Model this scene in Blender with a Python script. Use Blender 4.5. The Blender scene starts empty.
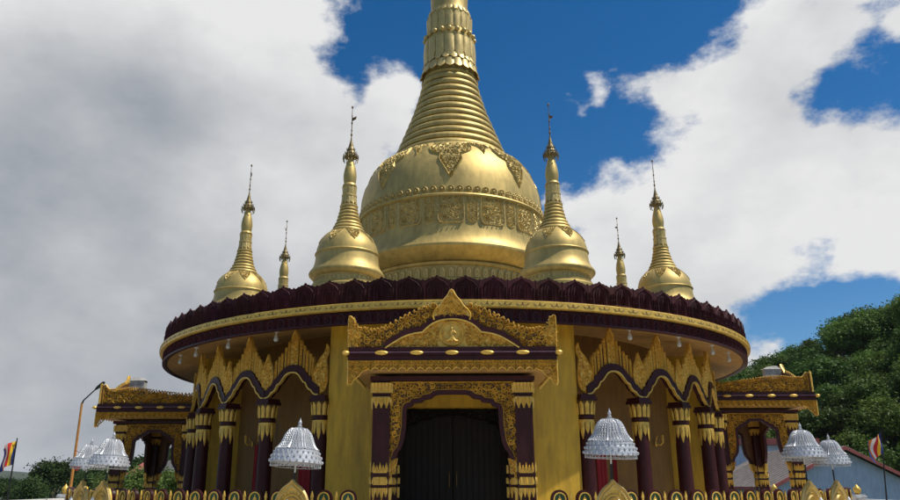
import bpy, bmesh, math, random
import numpy as np
from mathutils import Vector, Matrix
R = math.radians; PI = math.pi
random.seed(7); rng = np.random.default_rng(11)
scn = bpy.context.scene
col = scn.collection

# ------------------------------------------------------------------ camera
EYE = 1.65; AX = 28.0                       # eye height, distance to the pagoda's axis
FPX, PITCH, YAW, PCX, PCY = 735.263, .302, -.0265, 432.6, 253.48
cam_d = bpy.data.cameras.new('camera'); cam = bpy.data.objects.new('camera', cam_d); col.objects.link(cam)
cam_d.sensor_fit = 'HORIZONTAL'; cam_d.sensor_width = 36; cam_d.lens = FPX / 900 * 36
cam_d.shift_x = (450 - PCX) / 900; cam_d.shift_y = (PCY - 250) / 900
cam_d.clip_start = .1; cam_d.clip_end = 20000
cam.location = (0, 0, EYE); cam.rotation_euler = (PI / 2 + PITCH, 0, -YAW)
scn.camera = cam
scn.render.resolution_x, scn.render.resolution_y = 1024, 569
_cp, _sp = math.cos(PITCH), math.sin(PITCH)
CF = np.array([math.sin(YAW) * _cp, math.cos(YAW) * _cp, _sp]); CR = np.array([math.cos(YAW), -math.sin(YAW), 0]); CU = np.cross(CR, CF)
def ray(x, y):
    v = CF + CR * (x - PCX) / FPX - CU * (y - PCY) / FPX
    return v / np.linalg.norm(v)
def at_depth(x, y, Y): v = ray(x, y); return np.array([0, 0, EYE]) + v * Y / v[1]

# ------------------------------------------------------------------ light
SUN_EL, SUN_AZ = 60.0, 100.0                  # azimuth: degrees from +X towards +Y is 90-az ; 90 = straight to the right
sd = Vector((math.cos(R(SUN_EL)) * math.sin(R(SUN_AZ)), math.cos(R(SUN_EL)) * math.cos(R(SUN_AZ)), math.sin(R(SUN_EL))))
SUN_S, SKY_S, EXPO = 4.3, .085, .09
sun_d = bpy.data.lights.new('sun', 'SUN'); sun = bpy.data.objects.new('sun', sun_d); col.objects.link(sun)
sun_d.energy = SUN_S; sun_d.angle = R(.6); sun_d.color = (1, .95, .86)
sun.rotation_euler = sd.to_track_quat('Z', 'Y').to_euler(); sun.location = (40, 0, 60)
scn.view_settings.view_transform = 'Standard'; scn.view_settings.look = 'None'
scn.view_settings.exposure = EXPO; scn.view_settings.gamma = 1
scn.render.engine = 'CYCLES'

W = bpy.data.worlds.new('World'); scn.world = W; W.use_nodes = True
def make_world():
    nt = W.node_tree; N = nt.nodes; L = nt.links; N.clear()
    def nd(t, **k):
        n = N.new(t)
        for a, b in k.items(): setattr(n, a, b)
        return n
    def mth(op, a, b=None, c=None, clamp=False):
        n = nd('ShaderNodeMath', operation=op); n.use_clamp = clamp
        for i, x in enumerate((a, b, c)):
            if x is None: continue
            if isinstance(x, (int, float)): n.inputs[i].default_value = x
            else: L.new(x, n.inputs[i])
        return n.outputs[0]
    tc = nd('ShaderNodeTexCoord')
    sky = nd('ShaderNodeTexSky', sky_type='NISHITA'); sky.sun_disc = False
    sky.sun_elevation = R(SUN_EL); sky.sun_rotation = R(SUN_AZ); sky.altitude = 900; sky.air_density = 1.0; sky.dust_density = .3; sky.ozone_density = 2.5
    nrm = nd('ShaderNodeVectorMath', operation='NORMALIZE'); L.new(tc.outputs['Generated'], nrm.inputs[0])
    d = nrm.outputs[0]
    # clouds: noise on the direction sphere, flattened so that they spread sideways
    mp = nd('ShaderNodeMapping'); mp.inputs['Scale'].default_value = (1, 1, 1.55); mp.inputs['Location'].default_value = (1.3, .2, 2.7); L.new(d, mp.inputs[0])
    n1 = nd('ShaderNodeTexNoise'); n1.inputs['Scale'].default_value = 4.6; n1.inputs['Detail'].default_value = 10; n1.inputs['Roughness'].default_value = .58; n1.inputs['Distortion'].default_value = .35
    L.new(mp.outputs[0], n1.inputs['Vector'])
    n2 = nd('ShaderNodeTexNoise'); n2.inputs['Scale'].default_value = 11; n2.inputs['Detail'].default_value = 8; n2.inputs['Roughness'].default_value = .62
    L.new(mp.outputs[0], n2.inputs['Vector'])
    # where the cloud banks and the clear gaps stand (direction, angular size, weight)
    def blobs(lst):
        tot = None
        for (x, y, rad, w) in lst:
            v = ray(x, y)
            dp = nd('ShaderNodeVectorMath', operation='DOT_PRODUCT'); L.new(d, dp.inputs[0]); dp.inputs[1].default_value = tuple(v)
            mr = nd('ShaderNodeMapRange', interpolation_type='SMOOTHSTEP'); L.new(dp.outputs['Value'], mr.inputs[0])
            mr.inputs[1].default_value = math.cos(R(rad)); mr.inputs[2].default_value = math.cos(R(rad * .25)); mr.inputs[3].default_value = 0; mr.inputs[4].default_value = w
            tot = mr.outputs[0] if tot is None else mth('ADD', tot, mr.outputs[0])
        return tot
    bias = blobs([(100, 120, 34, .30), (250, 160, 14, .24), (330, 130, 9, .14), (60, 350, 32, .36), (270, 40, 6, .10), (200, 40, 10, .15),
                  (345, 10, 4, .3), (395, 75, 3.4, .36), (400, 112, 3.4, .32), (320, 30, 5, -.12),
                  (520, 40, 21, -.34), (420, 20, 6, -.12), (605, 150, 6, -.18), (690, 30, 5, -.12), (560, 90, 8, -.08), (350, 40, 5, -.1), (388, 42, 7, -.17), (405, 95, 5, -.14),
                  (585, 92, 2.2, .32), (560, 115, 2.6, .27), (577, 132, 2, .2), (655, 5, 2, .27),
                  (640, 90, 4.8, .36), (700, 92, 5.5, .22), (760, 95, 4, .16), (770, 20, 6.5, .22), (840, 40, 7, .14), (720, 170, 8, .20), (780, 225, 16, .27), (860, 170, 9, .10), (640, 220, 9, .28), (580, 190, 4.5, .24), (690, 290, 9, .2), (740, 60, 4, .12),
                  (662, 130, 4, -.22), (875, 75, 4, -.28), (828, 102, 3.2, -.24), (700, 45, 4, -.16), (800, 108, 2.5, -.15), (790, 338, 5.5, -.5), (868, 320, 4, -.42), (765, 368, 2.5, .3)])
    dens = mth('ADD', mth('ADD', n1.outputs[0], bias), mth('MULTIPLY', mth('SUBTRACT', n2.outputs[0], .5), 1.1))
    mask = nd('ShaderNodeMapRange', interpolation_type='SMOOTHSTEP'); L.new(dens, mask.inputs[0]); mask.inputs[1].default_value = .47; mask.inputs[2].default_value = .76
    # thick parts are greyer (their undersides), edges stay white
    n3 = nd('ShaderNodeTexNoise'); n3.inputs['Scale'].default_value = 4.0; n3.inputs['Detail'].default_value = 6; n3.inputs['Roughness'].default_value = .46
    L.new(mp.outputs[0], n3.inputs['Vector'])
    dark = blobs([(30, 420, 34, .50), (60, 250, 22, .10), (110, 110, 9, .14), (20, 30, 12, .05), (700, 290, 8, .10), (760, 230, 9, .10), (800, 60, 6, .12)])
    shade = mth('ADD', mth('MULTIPLY', mth('SUBTRACT', n3.outputs[0], .50), 1.15), dark)
    shade = mth('ADD', shade, mth('MULTIPLY', mth('SUBTRACT', n2.outputs[0], .5), -.4), None, True)
    cr = nd('ShaderNodeValToRGB'); L.new(shade, cr.inputs[0])
    e = cr.color_ramp.elements; e[0].position = 0; e[0].color = (8.9, 8.9, 8.9, 1); e[1].position = 1; e[1].color = (2.2, 2.6, 3.25, 1)
    m = cr.color_ramp.elements.new(.35); m.color = (6.3, 6.45, 6.65, 1)
    hs = nd('ShaderNodeHueSaturation'); hs.inputs['Saturation'].default_value = 1.38; hs.inputs['Value'].default_value = 1.08; L.new(sky.outputs[0], hs.inputs['Color'])
    mix = nd('ShaderNodeMix', data_type='RGBA'); L.new(mask.outputs[0], mix.inputs[0]); L.new(hs.outputs[0], mix.inputs[6]); L.new(cr.outputs[0], mix.inputs[7])
    bg = nd('ShaderNodeBackground'); bg.inputs['Strength'].default_value = SKY_S; L.new(mix.outputs[2], bg.inputs[0])
    out = nd('ShaderNodeOutputWorld'); L.new(bg.outputs[0], out.inputs[0])
make_world()

# ------------------------------------------------------------------ materials
MATS = {}
def mat(name, c, rough=.6, metal=0., var=.18, scale=6., bump=.0, bscale=40., c2=None, spec=.5, objvar=0., trans=0., stain=0.):
    m = bpy.data.materials.new(name); m.use_nodes = True; MATS[name] = m
    nt = m.node_tree; N = nt.nodes; L = nt.links; b = N['Principled BSDF']
    b.inputs['Roughness'].default_value = rough; b.inputs['Metallic'].default_value = metal; b.inputs['Specular IOR Level'].default_value = spec
    tc = N.new('ShaderNodeTexCoord')
    n = N.new('ShaderNodeTexNoise'); n.inputs['Scale'].default_value = scale; n.inputs['Detail'].default_value = 6; n.inputs['Roughness'].default_value = .6
    L.new(tc.outputs['Object'], n.inputs['Vector'])
    r = N.new('ShaderNodeValToRGB'); L.new(n.outputs[0], r.inputs[0])
    lo = tuple(x * (1 - var) for x in c) if c2 is None else c2
    hi = tuple(min(1, x * (1 + var)) for x in c)
    r.color_ramp.elements[0].position = .3; r.color_ramp.elements[0].color = (*lo, 1)
    r.color_ramp.elements[1].position = .7; r.color_ramp.elements[1].color = (*hi, 1)
    o = r.outputs[0]
    if stain:
        mp = N.new('ShaderNodeMapping'); mp.inputs['Scale'].default_value = (3.2, 3.2, .5); L.new(tc.outputs['Object'], mp.inputs[0])
        n4 = N.new('ShaderNodeTexNoise'); n4.inputs['Scale'].default_value = 1.7; n4.inputs['Detail'].default_value = 7; n4.inputs['Roughness'].default_value = .65; L.new(mp.outputs[0], n4.inputs['Vector'])
        mr = N.new('ShaderNodeMapRange'); mr.inputs[1].default_value = .42; mr.inputs[2].default_value = .72; mr.inputs[3].default_value = 1; mr.inputs[4].default_value = 1 - stain; L.new(n4.outputs[0], mr.inputs[0])
        hs = N.new('ShaderNodeHueSaturation'); L.new(mr.outputs[0], hs.inputs['Value']); L.new(o, hs.inputs['Color']); o = hs.outputs[0]
    if objvar:
        oi = N.new('ShaderNodeObjectInfo'); hs = N.new('ShaderNodeHueSaturation')
        mr = N.new('ShaderNodeMapRange'); mr.inputs[3].default_value = 1 - objvar; mr.inputs[4].default_value = 1 + objvar; L.new(oi.outputs['Random'], mr.inputs[0])
        mh = N.new('ShaderNodeMapRange'); mh.inputs[3].default_value = .5 - objvar * .06; mh.inputs[4].default_value = .5 + objvar * .05
        ml = N.new('ShaderNodeMath'); ml.operation = 'FRACT'; mm = N.new('ShaderNodeMath'); mm.operation = 'MULTIPLY'; mm.inputs[1].default_value = 7.31
        L.new(oi.outputs['Random'], mm.inputs[0]); L.new(mm.outputs[0], ml.inputs[0]); L.new(ml.outputs[0], mh.inputs[0]); L.new(mh.outputs[0], hs.inputs['Hue'])
        L.new(mr.outputs[0], hs.inputs['Value']); L.new(o, hs.inputs['Color']); o = hs.outputs[0]
    L.new(o, b.inputs['Base Color'])
    # roughness wear
    rr = N.new('ShaderNodeMapRange'); rr.inputs[3].default_value = max(.05, rough - .1); rr.inputs[4].default_value = min(1, rough + .12); L.new(n.outputs[0], rr.inputs[0]); L.new(rr.outputs[0], b.inputs['Roughness'])
    if bump:
        n3 = N.new('ShaderNodeTexNoise'); n3.inputs['Scale'].default_value = bscale; n3.inputs['Detail'].default_value = 4; L.new(tc.outputs['Object'], n3.inputs['Vector'])
        bp = N.new('ShaderNodeBump'); bp.inputs['Strength'].default_value = bump; bp.inputs['Distance'].default_value = .02; L.new(n3.outputs[0], bp.inputs['Height']); L.new(bp.outputs[0], b.inputs['Normal'])
    if trans:
        tr = N.new('ShaderNodeBsdfTranslucent'); L.new(o, tr.inputs[0]); mx = N.new('ShaderNodeMixShader'); mx.inputs[0].default_value = trans
        out = N['Material Output']; L.new(b.outputs[0], mx.inputs[1]); L.new(tr.outputs[0], mx.inputs[2]); L.new(mx.outputs[0], out.inputs[0])
    return m
GOLD = mat('gold_paint', (.55, .402, .132), .52, .52, .2, 1.7, .12, 6, stain=.28)
GOLDS = mat('gold_carving', (.62, .46, .165), .44, .35, .2, 14, stain=.2)
GOLDF = mat('gold_fretwork', (.74, .47, .085), .38, .28, .22, 9, stain=.22)
BROWN = mat('brown_backing', (.13, .055, .016), .6, 0, .3, 9)
GOLDD = mat('dark_gold', (.16, .09, .02), .6, .3, .3, 12)
OCHRE = mat('ochre_wall', (.60, .365, .022), .55, 0, .12, 1.3, .15, 50, stain=.38)
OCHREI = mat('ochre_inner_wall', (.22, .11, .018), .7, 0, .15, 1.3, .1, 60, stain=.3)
SOFF = mat('soffit_orange', (.47, .27, .08), .7, 0, .15, 2.5, .08, 30, stain=.35)
MARO = mat('maroon_paint', (.044, .0078, .0085), .45, 0, .3, 5, .1, 30, spec=.25, stain=.3)
MAROD = mat('maroon_parapet', (.052, .0115, .0125), .65, 0, .35, 5, .15, 25, spec=.2, stain=.35, objvar=.3)
DARK = mat('dark_wood', (.010, .007, .005), .6, 0, .35, 4, .1, 30, spec=.25)
MAUVE = mat('pale_mauve', (.20, .10, .14), .5, 0, .2, 4, stain=.3)
CONC = mat('grey_concrete', (.42, .40, .36), .85, 0, .25, 5, .3, 30, stain=.4)
WHITE = mat('white_paint', (.70, .69, .66), .6, 0, .1, 4, stain=.35)
MARB = mat('white_marble', (.78, .77, .74), .35, 0, .06, 6)
SILV = mat('silver_metal', (.52, .53, .545), .42, .4, .14, 20, .1, 60)
SILVD = mat('silver_ground', (.26, .27, .29), .5, .4, .2, 20)
GREENP = mat('green_paint', (.02, .09, .045), .4, 0, .2, 8)
REDC = mat('red_cloth', (.30, .012, .016), .8, 0, .2, 5, .2, 20)
BLACK = mat('black_iron', (.015, .015, .016), .5, .3, .2, 10)
ORANGEP = mat('orange_pole_paint', (.50, .22, .045), .5, 0, .2, 4, stain=.3)
BULB = mat('white_glass_lamp', (.55, .55, .52), .25, 0, .04, 5)
PBLUE = mat('pale_blue_render', (.60, .66, .74), .8, 0, .08, 1.5, .1, 20, stain=.25)
ROOFB = mat('brown_tile_roof', (.17, .145, .13), .8, 0, .3, 3, .3, 12)
REDTRIM = mat('red_roof_trim', (.33, .085, .07), .7, 0, .2, 3, stain=.3)
GLASS = mat('dark_window_glass', (.03, .04, .05), .12, 0, .2, 2)
BRONZE = mat('dark_bronze', (.20, .15, .06), .5, .5, .3, 12)
TERR = mat('terrace_stone', (.55, .50, .42), .75, 0, .15, 1.2, .2, 20, stain=.2)
EARTH = mat('wooded_ground', (.030, .046, .018), .95, 0, .4, .15, 0, 1, c2=(.018, .028, .011))
LEAF = mat('leaf_green', (.105, .170, .032), .5, 0, .35, .6, 0, 1, c2=(.036, .078, .014), objvar=.45, trans=.28, spec=.12)
LEAFL = mat('leaf_light_green', (.13, .18, .045), .5, 0, .3, .8, 0, 1, c2=(.075, .12, .028), objvar=.25, trans=.28, spec=.12)
LEAF_SHADED = mat('leaf_green_cloud_shade', (.040, .072, .018), .6, 0, .35, .6, 0, 1, c2=(.02, .04, .01), objvar=.35, trans=.15, spec=.1)  # cloud shadow over the far hill, put into the leaf colour
BARK = mat('bark', (.10, .075, .05), .9, 0, .3, 3, .4, 12)
ORB = mat('orange_balusters', (.45, .20, .05), .6, 0, .15, 4)
GREYR = mat('grey_shingle', (.22, .21, .20), .85, 0, .25, 6, .3, 15)

# ------------------------------------------------------------------ mesh helpers
class MB:
    def __init__(s): s.v = []; s.f = []
    def add(s, V, F):
        o = len(s.v); s.v.extend([tuple(map(float, p)) for p in V]); s.f.extend([tuple(i + o for i in q) for q in F]); return s
    def box(s, x0, x1, y0, y1, z0, z1, bev=0):
        V = [(x, y, z) for z in (z0, z1) for y in (y0, y1) for x in (x0, x1)]
        return s.add(V, [(0, 2, 3, 1), (4, 5, 7, 6), (0, 1, 5, 4), (2, 6, 7, 3), (0, 4, 6, 2), (1, 3, 7, 5)])
    def lathe(s, prof, n=48, a0=0, a1=2 * PI, c=(0, 0), closed=False, wob=None):
        full = abs(a1 - a0 - 2 * PI) < 1e-6; m = n if full else n + 1
        V = []; k = len(prof)
        for i in range(m):
            a = a0 + (a1 - a0) * i / n
            for (r, z) in prof: V.append((c[0] + r * math.sin(a), c[1] - r * math.cos(a), z))
        F = []
        kk = k if closed else k - 1
        for i in range(n):
            j = (i + 1) % m
            for q in range(kk): p = (q + 1) % k; F.append((i * k + q, j * k + q, j * k + p, i * k + p))
        if not full and closed: F.append(tuple(range(k - 1, -1, -1))); F.append(tuple((m - 1) * k + q for q in range(k)))
        return s.add(V, F)
    def tube(s, pts, r, n=8, cap=True):
        pts = [Vector(p) for p in pts]; k = len(pts); rr = r if hasattr(r, '__len__') else [r] * k
        V = []; up = Vector((0, 0, 1)); prev = None
        for i, p in enumerate(pts):
            t = (pts[min(i + 1, k - 1)] - pts[max(i - 1, 0)]).normalized()
            if prev is None:
                a = up if abs(t.z) < .9 else Vector((1, 0, 0)); u = t.cross(a).normalized()
            else: u = (prev - t * prev.dot(t)).normalized()
            prev = u; w = t.cross(u)
            for j in range(n): an = 2 * PI * j / n; V.append(p + (u * math.cos(an) + w * math.sin(an)) * rr[i])
        F = [(i * n + j, i * n + (j + 1) % n, (i + 1) * n + (j + 1) % n, (i + 1) * n + j) for i in range(k - 1) for j in range(n)]
        if cap: F += [tuple(range(n - 1, -1, -1)), tuple((k - 1) * n + j for j in range(n))]
        return s.add(V, F)
    def plate(s, poly, m, h0, h1):
        """outline (u,v) raised from h0 to h1 through map m"""
        k = len(poly); P = np.array(poly, float)
        A = m(np.c_[P, np.full(k, h0)]); B = m(np.c_[P, np.full(k, h1)])
        return s.add(np.r_[A, B], [tuple(range(k - 1, -1, -1)), tuple(range(k, 2 * k))] + [(i, (i + 1) % k, k + (i + 1) % k, k + i) for i in range(k)])
    def stroke(s, pts, w, h, m, h0=0., closed=False, flat=False, back=True):
        """a carved ridge along the (u,v) polyline: width w (number or list), crest height h"""
        P = np.array(pts, float); k = len(P)
        if closed: T = np.roll(P, -1, 0) - np.roll(P, 1, 0)
        else: T = np.gradient(P, axis=0)
        T /= (np.linalg.norm(T, axis=1)[:, None] + 1e-9); Nn = np.c_[-T[:, 1], T[:, 0]]
        ww = (np.array(w) if hasattr(w, '__len__') else np.full(k, w))[:, None] / 2
        hh = np.full((k, 1), h0)
        if flat:
            rows = [np.c_[P - Nn * ww, hh], np.c_[P - Nn * ww, hh + h], np.c_[P + Nn * ww, hh + h], np.c_[P + Nn * ww, hh]]
        else:
            rows = [np.c_[P - Nn * ww, hh], np.c_[P, hh + h * np.clip(ww / ww.max(), .3, 1)], np.c_[P + Nn * ww, hh]]
        c = len(rows); V = m(np.stack(rows, 1).reshape(-1, 3)); F = []
        cc = c if back else c - 1
        for i in range(k if closed else k - 1):
            j = (i + 1) % k
            for q in range(cc): p = (q + 1) % c; F.append((i * c + q, j * c + q, j * c + p, i * c + p))
        if not closed: F += [tuple(range(c)), tuple((k - 1) * c + q for q in range(c - 1, -1, -1))]
        return s.add(V, F)
    def ball(s, c, r, n=10, m=6):
        rx, ry, rz = r if hasattr(r, '__len__') else (r, r, r)
        V = [(c[0] + rx * math.sin(PI * i / m) * math.cos(2 * PI * j / n), c[1] + ry * math.sin(PI * i / m) * math.sin(2 * PI * j / n), c[2] + rz * math.cos(PI * i / m)) for i in range(1, m) for j in range(n)]
        F = [(i * n + j, (i + 1) * n + j, (i + 1) * n + (j + 1) % n, i * n + (j + 1) % n) for i in range(m - 2) for j in range(n)]
        o = len(V); V += [(c[0], c[1], c[2] + rz), (c[0], c[1], c[2] - rz)]
        F += [(o, j, (j + 1) % n) for j in range(n)] + [(o + 1, (m - 2) * n + (j + 1) % n, (m - 2) * n + j) for j in range(n)]
        return s.add(V, F)
    def mesh(s, name, material, org=(0, 0, 0), smooth=False):
        me = bpy.data.meshes.new(name); O = np.array(org, float)
        me.from_pydata([tuple(p) for p in (np.array(s.v) - O)], [], s.f)
        bm = bmesh.new(); bm.from_mesh(me); bmesh.ops.recalc_face_normals(bm, faces=bm.faces); bm.to_mesh(me); bm.free()
        me.materials.append(material)
        if smooth:
            me.shade_smooth() if hasattr(me, 'shade_smooth') else None
            me.set_sharp_from_angle(angle=R(38))
        return me
    def build(s, name, material, parent=None, org=(0, 0, 0), smooth=False, kind=None, loc=None):
        o = bpy.data.objects.new(name, s.mesh(name, material, org, smooth)); col.objects.link(o)
        if parent is not None: o.parent = parent
        if loc is not None: o.location = loc
        if kind: o['kind'] = kind
        return o
def tag(o, label=None, cat=None, group=None, kind=None):
    for k, v in (('label', label), ('category', cat), ('group', group), ('kind', kind)):
        if v: o[k] = v
    return o
def empty(name, loc, label, cat, group=None, rz=0):
    o = bpy.data.objects.new(name, None); col.objects.link(o); o.location = loc; o.rotation_euler = (0, 0, rz); o.empty_display_size = .3
    return tag(o, label, cat, group)
def copy_one(o, parent, loc=None, rz=None, name=None):
    c = o.copy(); col.objects.link(c); c.parent = parent
    if loc is not None: c.location = loc
    if rz is not None: c.rotation_euler = (0, 0, rz)
    return c
def copy_tree(o, parent=None):
    kids = [x for x in o.children]; c = o.copy(); col.objects.link(c); c.parent = parent
    for k in kids: copy_tree(k, c)
    return c
# maps (u,v,h) -> xyz
def mp_front(y0):           # faces -Y, u=x, v=z
    return lambda A: np.c_[A[:, 0], y0 - A[:, 2], A[:, 1]]
def mp_side(x0, s):         # faces s*X, u=y, v=z
    return lambda A: np.c_[x0 + s * A[:, 2], A[:, 0], A[:, 1]]
def mp_frame(o, ux, un):    # origin, direction of u, direction of h ; v = z
    o = np.array(o, float); ux = np.array(ux, float); un = np.array(un, float)
    return lambda A: o + A[:, :1] * ux + A[:, 2:3] * un + np.c_[np.zeros(len(A)), np.zeros(len(A)), A[:, 1]]
def mp_rev(prof, c=(0, 0)): # surface of revolution: u = angle, v = z, profile gives r(z)
    zr = np.array(sorted([(z, r) for r, z in prof]))
    def f(A):
        r = np.interp(A[:, 1], zr[:, 0], zr[:, 1]); dz = .02
        sl = (np.interp(A[:, 1] + dz, zr[:, 0], zr[:, 1]) - np.interp(A[:, 1] - dz, zr[:, 0], zr[:, 1])) / (2 * dz)
        q = 1 / np.sqrt(1 + sl * sl); rr = r + A[:, 2] * q
        return np.c_[c[0] + rr * np.sin(A[:, 0]), c[1] - rr * np.cos(A[:, 0]), A[:, 1] - A[:, 2] * q * sl]
    return f
def inside(P, poly):
    x, y = P[:, 0], P[:, 1]; Q = np.array(poly); r = np.zeros(len(P), bool); n = len(Q); j = n - 1
    for i in range(n):
        a, b = Q[i], Q[j]
        c = ((a[1] > y) != (b[1] > y)) & (x < (b[0] - a[0]) * (y - a[1]) / (b[1] - a[1] + 1e-12) + a[0])
        r ^= c; j = i
    return r
def edge_dist(P, poly):
    Q = np.array(poly, float); d = np.full(len(P), 9e9)
    for i in range(len(Q)):
        a, b = Q[i - 1], Q[i]; ab = b - a; t = np.clip(((P - a) @ ab) / (ab @ ab + 1e-12), 0, 1)
        d = np.minimum(d, np.linalg.norm(P - (a + t[:, None] * ab), axis=1))
    return d
def pack(poly, rmax, rmin, tries=3000, seed=1, over=1.0):
    g = np.random.default_rng(seed); Q = np.array(poly, float); lo, hi = Q.min(0), Q.max(0)
    P = lo + g.random((tries, 2)) * (hi - lo); P = P[inside(P, poly)]; D = edge_dist(P, poly)
    C = np.zeros((0, 3))
    for lvl in np.linspace(rmax, rmin, 5):
        for p, d in zip(P, D):
            r = min(lvl, d * 1.05)
            if r < rmin: continue
            if len(C):
                dd = np.hypot(C[:, 0] - p[0], C[:, 1] - p[1]) - C[:, 2]
                k = dd.min()
                if k < r * over:
                    if k < rmin * over or k / over < lvl * .8: continue
                    r = k / over
            C = np.r_[C, [[p[0], p[1], r]]]
    return C
def scrolls(mb, poly, m, rmax, rmin, h, seed=1, tries=3000, back=True, h0=0., su=1., turns=1.3):
    """fill the outline with carved C-scrolls; su scales u (for maps where u is an angle)"""
    g = np.random.default_rng(seed + 100)
    PP = [(u * su, v) for u, v in poly]
    for (x, y, r) in pack(PP, rmax, rmin, tries, seed, .86):
        a = g.random() * 2 * PI; sg = 1 if g.random() < .5 else -1; n = 9
        t = np.linspace(0, 1, n); an = a + sg * 2 * PI * turns * t; rad = r * (1.02 - .80 * t)
        pts = np.c_[(x + rad * np.cos(an)) / su, y + rad * np.sin(an)]
        ma = (lambda A: m(np.c_[A[:, 0] / su, A[:, 1:]])) if su != 1 else m
        for k in range(3):
            b = a + sg * (1.1 + 1.75 * k); c_, s_ = math.cos(b), math.sin(b)
            mb.stroke([(x + r * .9 * c_, y + r * .9 * s_), (x + r * 1.12 * c_ - sg * r * .12 * s_, y + r * 1.12 * s_ + sg * r * .12 * c_), (x + r * 1.42 * c_ - sg * r * .4 * s_, y + r * 1.42 * s_ + sg * r * .4 * c_)], [r * .3, r * .5, r * .12], h * .8, ma, h0, back=back)
        if su != 1:
            # widths are in metres: work in metres, convert in the map
            q = np.c_[x + rad * np.cos(an), y + rad * np.sin(an)]
            mb.stroke(q, r * (.62 - .22 * t), h, (lambda A: m(np.c_[A[:, 0] / su, A[:, 1:]])), h0, back=back)
        else: mb.stroke(pts, r * (.62 - .22 * t), h, m, h0, back=back)
def smooth_line(pts, k=6):
    P = np.array(pts, float); out = []
    for i in range(len(P) - 1):
        p0, p1, p2, p3 = P[max(i - 1, 0)], P[i], P[i + 1], P[min(i + 2, len(P) - 1)]
        for t in np.linspace(0, 1, k, endpoint=False):
            out.append(.5 * ((2 * p1) + (-p0 + p2) * t + (2 * p0 - 5 * p1 + 4 * p2 - p3) * t * t + (-p0 + 3 * p1 - 3 * p2 + p3) * t ** 3))
    out.append(P[-1]); return np.array(out)
def offset(line, d):
    P = np.array(line, float); T = np.gradient(P, axis=0); T /= np.linalg.norm(T, axis=1)[:, None] + 1e-9
    return P + np.c_[-T[:, 1], T[:, 0]] * d
def mirror(half):           # half outline from one end to the axis -> whole line
    return [(-u, v) for u, v in half] + [(u, v) for u, v in reversed(half) if abs(u) > 1e-9]
def petal(mb, a_c, half_a, r0, z0, z1, bulge, out_top=0., n=7, k=6, point=.5, down=False):
    """a lotus petal lying on a ring: angle a_c, half width, radius, from z0 (root) to z1 (tip)"""
    V = []; F = []
    for j in range(k + 1):
        t = j / k; w = half_a * (1 - max(0, (t - point) / (1 - point)) ** 2.2) if t > point else half_a
        w = max(w, half_a * .04); z = z0 + (z1 - z0) * t
        for i in range(n):
            u = -1 + 2 * i / (n - 1); rr = r0 + out_top * t * t + bulge * (1 - u * u) * math.sin(PI * min(1, .25 + t * .75)) + (.012 if abs(u) > .6 else 0)
            a = a_c + u * w; V.append((rr * math.sin(a), -rr * math.cos(a), z))
    for j in range(k):
        for i in range(n - 1): F.append((j * n + i, j * n + i + 1, (j + 1) * n + i + 1, (j + 1) * n + i))
    # closed back
    o = len(V); V2 = [(x * .97, y * .97, z) for x, y, z in V]; V += V2
    F += [tuple(x + o for x in reversed(q)) for q in F[:]]
    bd = [i for i in range(n)] + [j * n + n - 1 for j in range(1, k + 1)] + [k * n + i for i in range(n - 2, -1, -1)] + [j * n for j in range(k - 1, 0, -1)]
    F += [(bd[i], bd[(i + 1) % len(bd)], bd[(i + 1) % len(bd)] + o, bd[i] + o) for i in range(len(bd))]
    mb.add(V, F)

# ================================================================== SETTING
PLAT = .5                                     # height of the round platform
def lerp_tab(tab, x): t = np.array(tab); return np.interp(x, t[:, 0], t[:, 1])
# skyline of the wooded hills (photo px -> azimuth, elevation), tree tops included
def azel(x, y): v = ray(x, y); return math.degrees(math.atan2(v[0], v[1])), v[2] / math.hypot(v[0], v[1])
RH = [azel(*p) for p in [(690, 420), (725, 392), (745, 377), (775, 362), (800, 345), (830, 333), (860, 322), (900, 311)]]
RH = [(12, .0)] + RH + [(36, .30), (50, .33), (75, .2), (95, .0)]
LH = [azel(*p) for p in [(25, 485), (40, 474), (48, 468), (58, 464), (68, 464), (85, 468), (110, 470), (150, 452), (185, 448), (200, 455)]]
LH = [(-75, .03), (-45, .02), (-33, .0)] + LH + [(-16, .0)]
def height(x, y):
    d = np.hypot(x, y); az = np.degrees(np.arctan2(x, y)); r = np.hypot(x, y - AX)
    z = -3.2 * np.clip((r - 21) / 14, 0, 1) ** 1.2
    tr = lerp_tab(RH, az); hill = np.clip(tr * 118 + .3, 0, 60); t = np.clip((d - 82) / (118 - 82), 0, 1)
    fall = 1 - np.clip((d - 150) / 260, 0, 1)
    z = z + np.where((az > 10) & (az < 100), hill * (t ** .85) * fall, 0)
    tl = lerp_tab(LH, az); hl = np.clip(tl * 235 - 3.6, 0, 30); t2 = np.clip((d - 120) / 115, 0, 1); f2 = 1 - np.clip((d - 260) / 200, 0, 1)
    z = z + np.where((az < -10) & (az > -80), hl * t2 * f2, 0)
    far = np.clip((d - 900) / 900, 0, 1) * (14 + 16 * np.sin(az * .21 + 1) + 9 * np.sin(az * .53)) * np.exp(-((d - 2100) / 900) ** 2)
    z = z + np.clip(far, 0, 99)
    z = z + np.where(d > 70, .8 * np.sin(x * .11 + 1.3) * np.sin(y * .09) * np.clip((d - 70) / 60, 0, 1), 0)
    return z
g = MB()
rad = np.r_[np.linspace(0, 40, 14), 40 * (9000 / 40) ** (np.arange(1, 57) / 56)]; na = 240
V = []
for r_ in rad:
    for j in range(na): a = 2 * PI * j / na; V.append((r_ * math.sin(a), AX + r_ * math.cos(a)))
V = np.array(V); Z = height(V[:, 0], V[:, 1])
g.add(np.c_[V, Z], [(i * na + j, i * na + (j + 1) % na, (i + 1) * na + (j + 1) % na, (i + 1) * na + j) for i in range(len(rad) - 1) for j in range(na)])
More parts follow.
